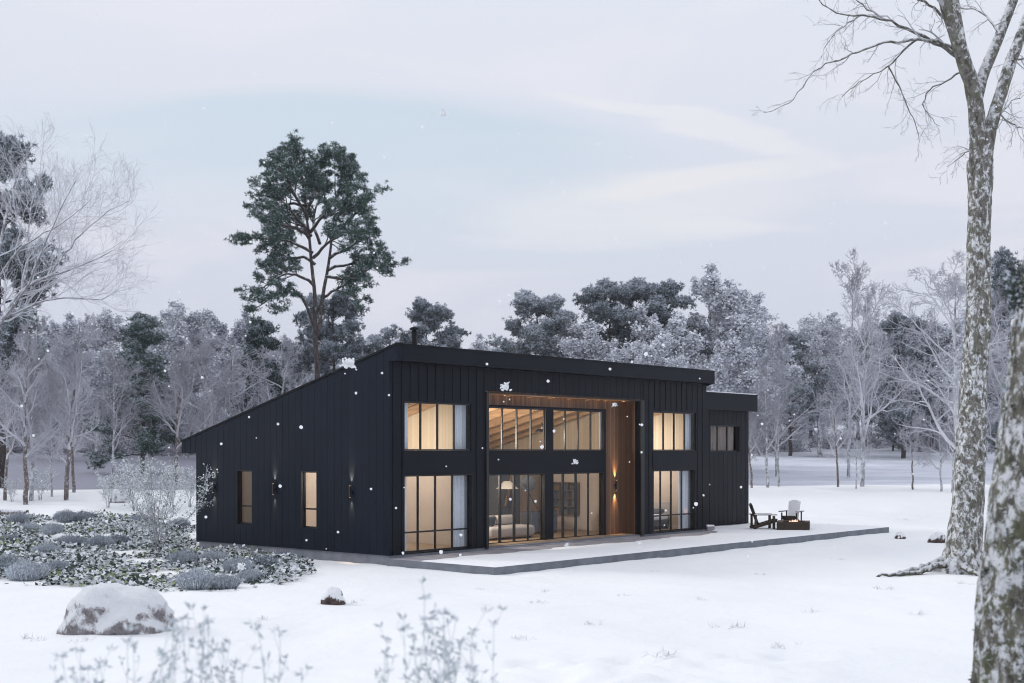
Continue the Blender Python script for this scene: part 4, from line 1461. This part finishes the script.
# ------------------------------------------------------------------ big snowy tree at the right
bt = np.random.default_rng(55)
BY = 34.9
base = at(960, BY)
def bp(px, py, dy=0.0): return ray3(px, py, BY + dy) - np.array(base)
PXM = BY / F_PX
def limb(pts, widths, N, wob, dy=0.0, sides=10, frac=True):
    """limb through picture columns/rows with its width (in px at the tree's distance) at each control point"""
    q = np.array([bp(x, y, dy * (k / (len(pts) - 1))) for k, (x, y) in enumerate(pts)])
    s = np.concatenate([[0], np.cumsum(np.linalg.norm(np.diff(q, axis=0), axis=1))]); s /= s[-1]
    u = np.linspace(0, 1, N)
    C = np.stack([np.interp(u, s, q[:, k]) for k in range(3)], -1)
    C[1:-1] = 0.25 * C[:-2] + 0.5 * C[1:-1] + 0.25 * C[2:]
    if wob: C[1:] += bt.normal(size=C[1:].shape) * wob
    R = np.interp(u, s, np.array(widths) * PXM / 2) * (0.8 if widths[0] < 8 else 1.0)
    return C[None], R[None]


tree_parts, twig_parts = [], []
TR = limb([(960, 578), (962, 560), (966, 520), (969, 480), (972, 430), (975, 370), (978, 310), (979, 250), (980, 200), (980, 160)], [46, 37, 31, 29, 27, 25, 23, 22, 22, 25], 60, 0.004)
# lumpy bark outline
V, Q = tubes(*TR, 40)
c_ = np.repeat(TR[0][0], 40, 0)
dirv = unit(V - c_)
zz = V[:, 2]; aa = np.arctan2(dirv[:, 1], dirv[:, 0])
lump = 1 + 0.05 * np.sin(3 * aa + zz * 1.3) + 0.035 * np.sin(7 * aa - zz * 2.1) + 0.025 * np.sin(13 * aa + zz * 5) + 0.25 * np.exp(-np.clip(zz, 0, 9) / 0.35) * (0.5 + 0.5 * np.sin(5 * aa + 1))
V = c_ + (V - c_) * lump[:, None]
tree_parts.append((V, Q))
big = [([(980, 178), (979, 140), (976, 105), (972, 82), (964, 62), (957, 40), (948, 10), (938, -30), (925, -90)], [23, 18, 15, 15, 14, 13, 13, 11, 8], 26, -1.2),
       ([(973, 90), (968, 68), (962, 45), (957, 15), (953, -20), (950, -90)], [13, 10, 9, 8, 8, 6], 16, 0.8),
       ([(976, 100), (982, 78), (990, 58), (1000, 34), (1013, 2), (1028, -40), (1040, -100)], [13, 11, 11, 10, 9, 8, 5], 20, 1.0),
       ([(981, 190), (984, 165), (988, 135), (997, 105), (1008, 70), (1022, 32), (1042, -20), (1060, -80)], [17, 16, 14, 12, 12, 10, 9, 6], 24, -0.6)]
bigL = []
for pts, w_, N, dy in big:
    L_ = limb(pts, w_, N, 0.008, dy); bigL.append(L_); tree_parts.append(tubes(*L_, 14))
thin = [([(964, 60), (946, 48), (930, 40), (915, 31), (898, 24), (880, 18), (863, 14), (846, 17), (830, 10), (812, -4)], [7, 5.5, 4.6, 4, 3.4, 3, 2.6, 2.2, 1.6, 1], 26, -1.5),
        ([(962, 52), (948, 46), (936, 42), (920, 38), (900, 41), (880, 43), (862, 50), (845, 57), (828, 63), (812, 72), (800, 90), (790, 102), (776, 110), (764, 113)], [6, 5, 4.6, 4, 3.4, 3, 2.6, 2.4, 2, 1.8, 1.5, 1.2, 1, .7], 34, -2.2),
        ([(918, 39), (905, 48), (896, 60), (888, 68), (876, 74), (862, 80), (850, 90), (842, 98)], [3.4, 2.8, 2.4, 2, 1.6, 1.3, 1, .7], 18, 1.4),
        ([(888, 66), (894, 78), (902, 92), (910, 112), (916, 126), (920, 142)], [2.2, 1.8, 1.6, 1.3, 1, .7], 14, 0.6),
        ([(960, 72), (948, 80), (936, 85), (926, 92), (922, 104), (930, 118), (940, 128)], [3, 2.4, 2, 1.8, 1.4, 1, .6], 16, 0.8),
        ([(884, 19), (866, 8), (850, -4), (835, -12)], [2.4, 2, 1.4, 1], 10, 0.8),
        ([(863, 15), (850, 22), (838, 30), (826, 45), (820, 60)], [2.2, 1.8, 1.4, 1, .7], 12, -1),
        ([(1000, 34), (992, 20), (975, 8), (962, 9), (950, -6)], [3.5, 2.8, 2.2, 1.6, 1], 12, 2),
        ([(950, 20), (930, 6), (912, -6), (895, -20)], [4, 3, 2.2, 1.4], 12, -2),
        ([(990, 128), (1002, 112), (1012, 100), (1024, 96)], [3, 2.4, 1.6, 1], 10, 1.5),
        ([(996, 108), (1008, 122), (1020, 128), (1034, 130)], [2.6, 2, 1.4, 1], 10, -1),
        ([(1010, 60), (1024, 58), (1040, 50)], [3.5, 2.4, 1.4], 8, 1),
        ([(982, 150), (970, 150), (960, 158), (948, 166)], [2.2, 1.6, 1.1, .7], 10, 1.2)]
for pts, w_, N, dy in thin:
    L_ = limb(pts, w_, N, 0.02, dy)
    tree_parts.append(tubes(*L_, 7))
    P2, R2, l2 = spawn(L_[0], L_[1], 9, 0.12, 1.0, 0.7, 0.85, 0.3, 0.55, 7, 0.2, -0.05, 0.35, 0.0045, bt)
    P3, R3, l3 = spawn(P2, R2, 4, 0.2, 1.0, 0.7, l2 * 0.5, 0.3, 0.6, 5, 0.22, -0.06, 0.5, 0.0035, bt)
    P4, R4, l4 = spawn(P3, R3, 2, 0.3, 1.0, 0.6, l3 * 0.5, 0.3, 0.6, 4, 0.2, -0.06, 0.5, 0.003, bt)
    twig_parts += [tubes(P2, R2, 5), tubes(P3, R3, 4), tubes(P4, R4, 3)]
for L_ in bigL:                                          # the crown goes on above the picture
    P2, R2, l2 = spawn(L_[0], L_[1], 5, 0.55, 1.0, 0.8, 2.6, 0.3, 0.4, 7, 0.15, 0.05, 0.3, 0.006, bt)
    P3, R3, l3 = spawn(P2, R2, 6, 0.2, 1.0, 0.7, l2 * 0.45, 0.3, 0.6, 5, 0.2, 0, 0.5, 0.004, bt)
    twig_parts += [tubes(P2, R2, 5), tubes(P3, R3, 4)]
# roots running out over the snow
def gl(x, y, dz=0.0): return np.array([x, y, gz(x, y) + dz]) - np.array(base)
rx, ry = base.x, base.y
roots = [[(0.0, 0, .5), (-0.6, -0.35, .22), (-1.1, -0.7, .09), (-1.7, -1.0, .06), (-2.2, -1.3, .05), (-2.7, -1.5, .03)], [(-0.2, 0.1, .4), (-0.9, 0.1, .14), (-1.5, -0.15, .06), (-1.9, -0.3, .02)],
         [(0.1, 0, .4), (0.5, -0.6, .2), (0.9, -1.0, .08), (1.4, -1.3, .0)], [(0.1, 0, .4), (0.8, 0.2, .2), (1.3, 0.3, .05), (1.8, 0.3, -.02)], [(0, 0, .4), (-0.1, -0.7, .15), (0.05, -1.2, .04), (0.1, -1.6, -.03)]]
rp = []
for k, q in enumerate(roots):
    A = line([gl(rx + a, ry + b, c) for a, b, c in q], 0.12, 0.03, 16, 0.03, bt)
    rp.append(tubes(*A, 10))
root = empty('snowy_tree')
Vt, Qt = join(tree_parts)
link('trunk', np_mesh('trunk', Vt, Qt, ['bark_hero'], smooth=True), root)
Vt, Qt = join(twig_parts)
link('twigs', np_mesh('twigs', Vt, Qt, ['twig_hero'], smooth=True), root)
Vt, Qt = join(rp)
link('roots', np_mesh('roots', Vt, Qt, ['bark_near'], smooth=True), root)
root.location = base
tag(root, 'large bare tree with mossy snow caked bark and forked limbs, roots spreading over the snow', 'tree')

# nearest trunk, cut by the right edge
NYD = 11.0
bx_, by_ = 4.30, NYD
b0 = np.array([bx_, by_, gz(bx_, by_)])
A = line([(0.14, 0, -0.3), (0.12, 0, 0.3), (0.20, 0, 1.6), (0.46, 0.1, 3.6), (0.95, 0.2, 6.5), (1.1, 0.3, 10), (1.4, 0.2, 14)], 0.475, 0.30, 90, 0.0, bt)
V, Q = tubes(*A, 90)
c_ = np.repeat(A[0][0], 90, 0)
dirv = unit(V - c_); zz = V[:, 2]; aa = np.arctan2(dirv[:, 1], dirv[:, 0])
lump = 1 + 0.03 * np.sin(4 * aa + zz * 1.7) + 0.025 * np.sin(9 * aa - zz * 3.1 + np.sin(zz * 2)) + 0.018 * np.sin(17 * aa + zz * 6) + 0.012 * np.sin(29 * aa - 9 * zz) + 0.4 * np.exp(-np.clip(zz, 0, 9) / 0.3)
V = c_ + (V - c_) * lump[:, None]
root = empty('mossy_tree', b0)
link('trunk', np_mesh('trunk', V, Q, ['bark_near'], smooth=True), root)
P2, R2, l2 = spawn(A[0], A[1], 9, 0.55, 1.0, 0.9, 3.2, 0.3, 0.3, 9, 0.15, 0.1, 0.3, 0.01, bt)
P3, R3, l3 = spawn(P2, R2, 7, 0.2, 1.0, 0.7, l2 * 0.45, 0.3, 0.6, 6, 0.2, 0, 0.5, 0.004, bt)
Vt, Qt = join([tubes(P2, R2, 8), tubes(P3, R3, 5)])
link('branches', np_mesh('branches', Vt, Qt, ['bark_near'], smooth=True), root)
# bark plates and ice caked on: small raised flakes
nf = 3800
fa = bt.uniform(0, 2 * PI, nf); fz = bt.uniform(0.1, 8.0, nf)
fx = np.interp(fz, A[0][0][:, 2], A[0][0][:, 0]); fy = np.interp(fz, A[0][0][:, 2], A[0][0][:, 1]); fr_ = np.interp(fz, A[0][0][:, 2], A[1][0])
C = np.stack([fx + fr_ * np.cos(fa), fy + fr_ * np.sin(fa), fz], -1)
V, Q = leaves(C, 0.042, bt, 0.6, 0.8)
link('lichen', np_mesh('lichen', V, Q, ['leaf_sage', 'needle_snow', 'leaf_dark'], bt.choice([0, 1, 1, 0, 2], len(Q))), root)
tag(root, 'thick near trunk with snow and moss on its bark, cut by the right edge', 'tree')
# dark leafy sprig on it
c = ray3(1016, 290, NYD - 0.2)
zc_ = c[2] - b0[2] - 0.25
cen_ = b0 + np.array([np.interp(zc_, A[0][0][:, 2], A[0][0][:, 0]), np.interp(zc_, A[0][0][:, 2], A[0][0][:, 1]), zc_])
tw = line([cen_, cen_ * 0.3 + c * 0.7 + np.array([0, 0, -0.04]), c, c + np.array([-0.05, 0, 0.12])], 0.012, 0.004, 6, 0, bt)
V, Q = leaves(c + bt.normal(size=(260, 3)) * np.array([0.05, 0.05, 0.09]), 0.045, bt, 0.1, 0.6)
Vt, Qt = tubes(*tw, 5)
sp_o = link('sprig', np_mesh('sprig', V - b0, Q, ['leaf_dark', 'needle_snow'], bt.choice([0, 0, 1], len(Q))), root)

# ------------------------------------------------------------------ planting bed, shrubs, stones at the left
bed_poly = np.array([(-40, 577), (0, 584), (60, 586), (120, 592), (190, 593), (250, 590), (290, 583), (315, 573), (312, 566), (285, 560), (240, 554), (205, 549), (186, 541), (196, 533), (198, 522), (150, 519), (100, 517), (40, 517), (-40, 520)])
def px_ground(px, py):
    Ys = np.arange(5.0, 120.0, 0.1)
    Xs = (px - CX) / F_PX * Ys
    hit = np.nonzero(ground(Xs, Ys) >= CAM_H - (py - HOR) / F_PX * Ys)[0]
    k = hit[0] if len(hit) else -1
    return float(Xs[k]), float(Ys[k])
poly = np.array([px_ground(a, b) for a, b in bed_poly])
def inside(X, Y, poly):
    c = np.zeros(X.shape, bool); j = len(poly) - 1
    for i_ in range(len(poly)):
        xi, yi = poly[i_]; xj, yj = poly[j]
        m_ = ((yi > Y) != (yj > Y)) & (X < (xj - xi) * (Y - yi) / (yj - yi + 1e-12) + xi)
        c ^= m_; j = i_
    return c
bdr = np.random.default_rng(88)
N_ = 90000
X = bdr.uniform(poly[:, 0].min(), poly[:, 0].max(), N_); Y = bdr.uniform(poly[:, 1].min(), poly[:, 1].max(), N_)
ok = inside(X, Y, poly)
# patches of different plants, with snow showing between them
den = np.sin(X * 1.1 + Y * 0.6) + np.sin(X * 0.6 - Y * 1.4 + 1) + np.sin(X * 2.3 + 2 * np.sin(Y * 0.8)) * 0.7
ok &= (den + bdr.normal(size=N_) * 0.5) > -0.8
hx, hy = C0[0], C0[1]
tl = (X - hx) * 0.6585 + (Y - hy) * 0.7526; sl_ = -(X - hx) * 0.7526 + (Y - hy) * 0.6585
ok &= ~((tl > -0.45) & (tl < 23) & (sl_ > -5) & (sl_ < 10.5))
X, Y, den = X[ok], Y[ok], den[ok]
hgt = np.clip(0.10 + 0.06 * den, 0.03, 0.34) * bdr.random(len(X)) ** 0.6 * 1.3
C = np.stack([X, Y, ground(X, Y) + hgt], -1)
V, Q = leaves(C, 0.125, bdr, 0.55, 0.75)
kindn = np.sin(X * 0.8 + 3) + np.sin(Y * 0.9 + X * 0.3)
pr = bdr.random(len(X))
topness = hgt / 0.25
mi = np.where(pr < 0.34 + 0.30 * np.clip(topness, 0, 1), 0, np.where(pr < 0.86, 1, np.where(kindn > 0.3, 3, 2)))
o = link('ground_cover', np_mesh('ground_cover', V, Q, ['leaf_snow', 'leaf_dark', 'leaf_sage', 'leaf_lime'], mi))
tag(o, 'low leafy ground cover dusted with snow in the planting bed', kind='stuff')


def lavender(seed, w=0.5, h=0.42, n=1500):
    r = np.random.default_rng(seed)
    a = r.uniform(0, 2 * PI, n); q = np.sqrt(r.random(n)) * 0.75
    c = np.stack([q * w * np.cos(a), q * w * np.sin(a), np.full(n, 0.0)], -1)
    d = unit(np.stack([np.cos(a) * q * 1.1, np.sin(a) * q * 1.1, np.full(n, 1.0)], -1) + r.normal(size=(n, 3)) * 0.16)
    L = h * (0.55 + 0.6 * r.random((n, 1))) * (1.1 - 0.35 * q[:, None])
    s = unit(np.cross(d, r.normal(size=(n, 3)))) * 0.011
    tip = c + d * L; mid = c + d * L * 0.6
    V = np.stack([c, mid + s, tip, mid - s], 1).reshape(-1, 3)
    c2 = tip - d * L * r.random((n, 1)) * 0.5
    V2, Q2 = blades(c2, 5, 0.055, 0.012, r, 0.6)
    V, Q = join([(V, np.arange(len(V)).reshape(-1, 4)), (V2, Q2)])
    o = link('lavender_clump', np_mesh('lavender_clump', V, Q, ['lavender_grey', 'leaf_snow'], (r.random(len(Q)) < 0.22).astype(int)))
    return o


LV = [lavender(1), lavender(2, 0.55, 0.38)]
lav = [(183, 566, 1.1, 'directly below the leafy shrub, left of a pair'), (213, 563, 1.0, 'in the middle of the bed right of the leafy shrub'), (196, 589, 1.15, 'at the front edge of the bed, large and rounded'), (225, 588, .9, 'at the front edge of the bed, right of the large one'),
       (238, 573, 1.0, 'right part of the bed in front of the dark gable wall'), (262, 569, 1.1, 'right part of the bed below the first narrow window'), (283, 563, .9, 'near the right tip of the bed'), (27, 580, 1.3, 'at the left front of the bed, widest one'), (8, 573, 1.1, 'cut by the left edge of the picture'),
       (58, 574, 1.0, 'beside the widest clump at the left front'), (46, 556, 1.0, 'left part of the bed, behind the widest clump'), (70, 547, 1.1, 'middle of the left part of the bed'), (100, 549, 1.1, 'left of the foot of the leafy shrub'), (118, 545, 1.0, 'just behind the foot of the leafy shrub on its left'),
       (18, 524, 1.1, 'at the back left corner of the bed'), (28, 532, 1.0, 'second from the back left corner of the bed'), (66, 522, 1.2, 'at the back edge of the bed, left of centre'), (84, 521, 1.1, 'at the back edge of the bed, centre'), (52, 534, 1.0, 'behind the middle of the left part of the bed'),
       (140, 523, 1.0, 'at the back edge of the bed behind the leafy shrub'), (180, 528, 1.0, 'at the back edge of the bed next to the house corner'), (10, 545, 1.0, 'half way back at the left edge of the picture'), (250, 582, .8, 'small one at the right front edge of the bed')]
for k, (px, py, s_, l) in enumerate(lav):
    x, y = px_ground(px, py)
    put(LV[k % 2], (x, y, gz(x, y) - 0.02), k * 1.7, s_ * 0.72, s_ * 0.98, ('grey blue lavender clump ' + l).replace(' of the picture', ''), 'plant', 'lavender clumps in the planting bed')


def leafy_shrub(seed, h=3.0, stems=9, leaf=0.085, mat=('leaf_snow', 'leaf_sage'), spread=0.42, dens=7, extra=None):
    r = np.random.default_rng(seed)
    tr, cr = [], []
    for k in range(stems):
        a = r.uniform(0, 2 * PI); q = r.uniform(0.3, 1.0) * spread
        tip = np.array([math.cos(a) * q * h, math.sin(a) * q * h, h * r.uniform(0.75, 1.0) * (1 - 0.25 * q)])
        A = line([(math.cos(a) * .06, math.sin(a) * .06, -0.05), tip * np.array([.25, .25, .35]), tip * np.array([.6, .6, .68]), tip], 0.014, 0.005, 10, 0.02, r)
        tr.append(tubes(*A, 6))
        P2, R2, l2 = spawn(A[0], A[1], 9, 0.25, 1.0, 0.7, h * 0.22, 0.3, 0.6, 5, 0.2, 0.08, 0.4, 0.004, r)
        tr.append(tubes(P2, R2, 4))
        P3, R3, l3 = spawn(P2, R2, 4, 0.2, 1.0, 0.7, l2 * 0.5, 0.3, 0.6, 4, 0.2, 0.05, 0.5, 0.003, r)
        tr.append(tubes(P3, R3, 3))
        for _ in range(dens // 3 + 1):
            cr.append(P3.reshape(-1, 3) + r.normal(size=(P3.shape[0] * P3.shape[1], 3)) * 0.02)
    if extra is not None:
        A = line(extra, 0.02, 0.006, 14, 0.01, r); tr.append(tubes(*A, 6))
        P2, R2, l2 = spawn(A[0], A[1], 22, 0.55, 1.0, 0.8, 0.42, 0.2, 0.6, 5, 0.2, 0.05, 0.4, 0.004, r); tr.append(tubes(P2, R2, 4))
        for _ in range(4): cr.append(P2.reshape(-1, 3) + r.normal(size=(P2.shape[0] * P2.shape[1], 3)) * 0.05)
    c = np.concatenate(cr)
    V, Q = leaves(c, leaf, r, 0.3, 0.75)
    return as_tree('leafy_shrub', tr, [(V, Q)], 'bark_frost', list(mat), (r.random(len(Q)) < 0.25).astype(int), 'leaves', 'stems')


x, y = px_ground(158, 556)
ex0 = np.array([x, y, gz(x, y)])
extra = [(0, 0, 0), (0.25, -0.1, 0.5), (0.7, -0.3, 1.0)] + [tuple(ray3(a, b, y - 0.9) - ex0) for a, b in ((188, 520), (202, 505), (207, 490), (206, 474))]
sh1 = leafy_shrub(5, 3.1, 13, 0.060, spread=0.42, extra=extra, dens=2, mat=('leaf_pale', 'leaf_sage'))
sh1.location = ex0
tag(sh1, 'airy multi stemmed shrub with small snowy leaves in the planting bed by the gable wall', 'shrub')
sh2 = leafy_shrub(6, 2.2, 7, 0.07, spread=0.55, dens=2, mat=('leaf_pale', 'leaf_pale'))
G = 'pale shrubs behind the planting bed'
for k, (px, py, s_, l) in enumerate(((135, 511, 1.15, 'pale leafy shrub right behind the tall airy shrub'), (172, 512, 1.1, 'pale leafy shrub between the tall airy shrub and the gable wall'), (108, 508, .8, 'small pale shrub left of the tall airy shrub'),
                                     (40, 500, .8, 'low pale shrub at the foot of the pale trunked tree'), (190, 507, .9, 'pale shrub next to the low corner of the gable wall'), (12, 502, .6, 'lowest pale shrub near the left edge of the picture'))):
    x, y = px_ground(px, py)
    put(sh2, (x, y, gz(x, y) - 0.03), k * 1.3, s_, None, l, 'shrub', G)


def boulder(name, px, py, w, d, h, seed, mat, label, cat='rock', sub=5, cut=0.15, cap=None, rz=0.0):
    x, y = px_ground(px, py)
    bm = bmesh.new()
    bmesh.ops.create_icosphere(bm, subdivisions=sub, radius=1.0)
    from mathutils import noise
    for v in bm.verts:
        p = v.co.copy()
        q = Vector((seed * 3.1, seed * 1.7, seed))
        k = 1 + 0.22 * noise.noise(p * 0.9 + q) + 0.12 * noise.noise(p * 2.1 + q) + 0.05 * noise.noise(p * 5 + q) + 0.02 * noise.noise(p * 14 + q)
        # facets
        p2 = p * k
        p2.z = max(p2.z, -0.3)
        v.co = Vector((p2.x * w / 2, p2.y * d / 2, (p2.z + cut) * h))
    me = bpy.data.meshes.new(name); bm.to_mesh(me); bm.free()
    me.materials.append(M[mat]); me.polygons.foreach_set('use_smooth', [True] * len(me.polygons))
    o = link(name, me)
    o.location = (x, y + d * 0.4, gz(x, y + d * 0.4) - 0.04 * h); o.rotation_euler = (0, 0, rz)
    return tag(o, label, cat)


boulder('boulder', 107, 634, 1.9, 1.6, 0.80, 3, 'rock_snow', 'large rounded boulder mostly covered in snow in front of the planting bed', 'boulder')
boulder('rock', 332, 605, 0.54, 0.46, 0.30, 9, 'rock_red', 'small reddish brown rock with a snow cap between the bed and the patio', sub=4)
boulder('rock', 901, 539, 0.42, 0.3, 0.22, 12, 'rock_red', 'tiny dark stone in the snow, just right of the patio end', sub=4)
boulder('rock', 938, 543, 0.62, 0.42, 0.34, 15, 'rock_red', 'dark stone with a snow cap beside the big tree, right of the tiny stone', sub=4)
boulder('rock', 93, 580, 0.4, 0.35, 0.2, 18, 'rock_red', 'small brown stone behind the large snowy boulder', sub=4)
boulder('rock', 60, 542, 0.9, 0.5, 0.26, 21, 'rock_snow', 'flat dark stone among the bed plants', sub=4)
boulder('rock', 118, 503, 0.9, 0.7, 0.5, 25, 'rock_snow', 'dark stone at the foot of the pale shrubs behind the bed', sub=4)
x, y = px_ground(2, 516)
lg = empty('fallen_log', (x, y, gz(x, y) + 0.12), 0.1)
A = line([(-1.6, 0.1, 0.02), (-0.5, 0, 0.03), (0.5, 0.05, 0.0), (1.1, -0.02, 0.0)], 0.2, 0.14, 10, 0.02)
V, Q = tubes(*A, 12)
link('trunk', np_mesh('trunk', V, Q, ['bark_brown'], smooth=True), lg)
f = MB(); f.lathe([(0.145, -0.01), (0.13, 0.0), (0.02, 0.01)], 12)
o = f.build('cut_end', 'bronze_wood', lg); o.location = (1.1, -0.02, 0); o.rotation_euler = (0, PI / 2, 0)
tag(lg, 'dark fallen log lying in the snow at the left edge of the picture', 'log')


# ------------------------------------------------------------------ dead flower stalks in the foreground
def stalk(seed, h=1.4, n=7):
    """a tuft of dry flower stems with drooping seed heads"""
    r = np.random.default_rng(seed)
    st, hd = [], []
    for k in range(n):
        a = r.uniform(0, 2 * PI); q = r.uniform(0.05, 0.32)
        hh_ = h * r.uniform(0.5, 1.0)
        A = line([(0, 0, -0.05), (math.cos(a) * q * .3, math.sin(a) * q * .3, hh_ * .5), (math.cos(a) * q, math.sin(a) * q, hh_)], 0.0035, 0.0015, 8, 0.006, r)
        st.append(tubes(*A, 4))
        P2, R2, l2 = spawn(A[0], A[1], 6, 0.35, 1.0, 0.6, 0.16, 0.3, 0.8, 4, 0.15, 0.25, 0.6, 0.0012, r)
        st.append(tubes(P2, R2, 3))
        hd.append(P2[:, -1]); hd.append(A[0][:, -1]); hd.append(A[0][0, -3:])
    c = np.concatenate(hd)
    V, Q = blades(c, 5, 0.045, 0.016, r, 0.6, 0.0, 0.004)
    return as_tree('flower_stalks', st, [(V, Q)], 'weed_grey', ['weed_grey', 'leaf_snow'], (r.random(len(Q)) < 0.35).astype(int), 'seed_heads', 'stems')


ST = [stalk(1), stalk(2, 1.4, 6), stalk(3, 1.4, 4)]
spots = [(92, 7.0, 650, 'leftmost tuft'), (120, 7.4, 640, 'second tuft from the left'), (150, 6.9, 628, 'tuft just below the large boulder'), (172, 7.3, 618, 'tall tuft right of the boulder'), (192, 7.0, 612, 'tallest tuft of the left cluster'), (212, 7.6, 622, 'tuft on the right side of the left cluster'), (236, 7.2, 650, 'last low tuft of the left cluster'),
         (276, 7.4, 606, 'lone thin stalk between the two clusters'), (304, 7.1, 648, 'single short stalk right of the lone one'), (385, 7.3, 636, 'leftmost tuft of the right cluster'), (408, 7.0, 622, 'second tuft of the right cluster'), (434, 7.5, 596, 'tallest tuft of the right cluster'), (462, 7.1, 612, 'tuft on the right side of the right cluster'),
         (488, 7.4, 622, 'last tuft of the right cluster'), (70, 7.3, 668, 'very low tuft at the far left'), (446, 6.8, 640, 'low tuft in front of the tallest one of the right cluster')]
for k, (px, Y, top, l) in enumerate(spots):
    p = at(px, Y)
    hh_ = CAM_H + (HOR - top) / F_PX * Y - p.z
    put(ST[2] if px in (276, 304) else ST[k % 2], p, k * 2.1, hh_ / 1.4, None, 'blurred dry flower stalks, ' + l, 'plant', 'dry flower stalks in the foreground')


def weed(seed):
    r = np.random.default_rng(seed)
    V, Q = blades(r.normal(size=(12, 3)) * np.array([0.10, 0.10, 0]), 4, 0.085, 0.004, r, 0.7)
    return link('dry_weed', np_mesh('dry_weed', V, Q, ['twig_brown']))
WD = [weed(4), weed(5)]
for k, (px, py, s_, l) in enumerate(((29, 640, 1.2, 'left of the boulder'), (86, 641, 1.0, 'right below the boulder'), (545, 592, .8, 'in the open snow below the patio corner'), (536, 603, 1.0, 'in the open snow, lower of two below the patio corner'), (735, 628, 1.2, 'in the open snow at the lower right'), (884, 590, 1.2, 'below the roots of the big tree'),
                                     (964, 584, 1.0, 'in front of the foot of the big tree'), (666, 656, 1.2, 'beside the trodden snow'), (355, 603, .8, 'right of the small reddish rock'), (622, 596, .7, 'in the snow in front of the patio middle'), (905, 520, .9, 'in the snow beyond the patio end'), (480, 590, .7, 'left of and below the patio corner'), (700, 600, .8, 'halfway between the patio and the trodden snow'), (812, 612, .9, 'left of and below the roots'), (590, 625, .9, 'in the open snow above the trodden patch'), (655, 572, .6, 'just off the patio edge near its middle'), (840, 560, .7, 'between the patio end and the roots'), (520, 640, 1.0, 'right of the foreground stalks'), (262, 620, .9, 'left of and below the small reddish rock'), (920, 615, 1.0, 'between the roots and the near trunk'), (780, 648, 1.1, 'in the lower right snow near the near trunk'), (760, 575, .8, 'in the snow in front of the patio right half'))):
    x, y = px_ground(px, py)
    put(WD[k % 2], (x, y, gz(x, y) - 0.01), k, s_ * 1.25, None, 'thin dry weed ' + l, 'plant', 'dry weeds poking through the snow')


# ------------------------------------------------------------------ falling snow
def flake(seed, n=54):
    r = np.random.default_rng(seed)
    bm = bmesh.new()
    arms = [Vector(r.normal(size=3)).normalized() for _ in range(9)]
    for k in range(n):
        q = r.random()
        d = arms[k % 9] * q + Vector(r.normal(size=3)) * 0.10
        bmesh.ops.create_icosphere(bm, subdivisions=1, radius=0.30 - 0.20 * q, matrix=Matrix.Translation(d))
    me = bpy.data.meshes.new('snowflake'); bm.to_mesh(me); bm.free(); me.materials.append(M['flake'])
    return link('snowflake', me)
FK = [flake(1), flake(2), flake(3)]
def small_flake(seed):
    r = np.random.default_rng(seed)
    bm = bmesh.new(); bmesh.ops.create_icosphere(bm, subdivisions=2, radius=0.9)
    for v in bm.verts: v.co *= 1 + r.uniform(-0.18, 0.18)
    me = bpy.data.meshes.new('snowflake'); bm.to_mesh(me); bm.free(); me.materials.append(M['flake'])
    return link('snowflake', me)
FS = [small_flake(4), small_flake(5)]
named = [(506, 387, 5.5, 10), (350, 364, 7.5, 7), (443, 113, 5, 9), (575, 462, 3.2, 13), (614, 405, 2.6, 14), (542, 447, 2, 16), (554, 431, 1.6, 18), (301, 427, 2, 16), (278, 424, 1.3, 20), (396, 508, 1.2, 20), (240, 567, 5, 9), (640, 543, 2.5, 13), (567, 545, 2.4, 13), (548, 381, 1.6, 17), (610, 369, 1.4, 18), (487, 364, 1.4, 18),
         (696, 504, 2, 15), (646, 354, 2.2, 15), (741, 487, 1.3, 18), (280, 486, 1.8, 16), (338, 532, 1.3, 18), (371, 489, 1.3, 18), (356, 393, 1.4, 18), (389, 395, 1.2, 18), (382, 373, 1.2, 18), (249, 417, 1.2, 18), (441, 552, 2, 14), (461, 535, 1.6, 16), (403, 553, 1.5, 16), (999, 466, 1.5, 16)]
r3 = random.Random(21)
for _ in range(165): named.append((r3.uniform(0, 1024), r3.uniform(0, 560), r3.choice([0.7, 0.8, 0.9, 1.1, 1.4]), r3.uniform(12, 30)))
big_at = {0: 'in front of the wall above the timber recess', 1: 'at the sloping roof edge of the gable', 2: 'high in the open sky right of the tall pine', 3: 'in front of the dark band between the right glass doors', 4: 'at the top of the timber wall',
          10: 'over the right end of the planting bed', 11: 'at the foot of the timber wall', 12: 'low over the patio snow in front of the doors'}
for k, (px, py, rad, Y) in enumerate(named):
    Y = Y * 0.5 + 17 if Y < 19 else Y
    p = ray3(px, py, Y)
    if p[2] < gz(p[0], p[1]) + 0.3: continue
    s_ = rad * (1.15 if rad > 2.2 else 1.02) * Y / F_PX
    put(FK[k % 3] if rad > 2.2 else FS[k % 2], tuple(p), k, s_, None, 'small white snowflake falling through the air' if rad < 2.3 else 'large fluffy snowflake ' + big_at[k], 'snowflake', 'small falling snowflakes' if rad < 2.3 else 'large falling snowflakes')

# ------------------------------------------------------------------ cold air
f = MB(); f.box(-420, 420, -70, 520, -3, 40)
hz = Mat('haze_air')
hz.t.nodes.remove(hz.p)
pv = hz.n('ShaderNodeVolumePrincipled')
pv.inputs['Color'].default_value = (0.86, 0.88, 0.96, 1)
pv.inputs['Density'].default_value = 0.0003
hz.l(pv.outputs[0], hz.t.nodes['Material Output'].inputs['Volume'])
M['haze_air'] = hz.m
o = f.build('haze', 'haze_air')
tag(o, 'cold hazy air', kind='stuff')
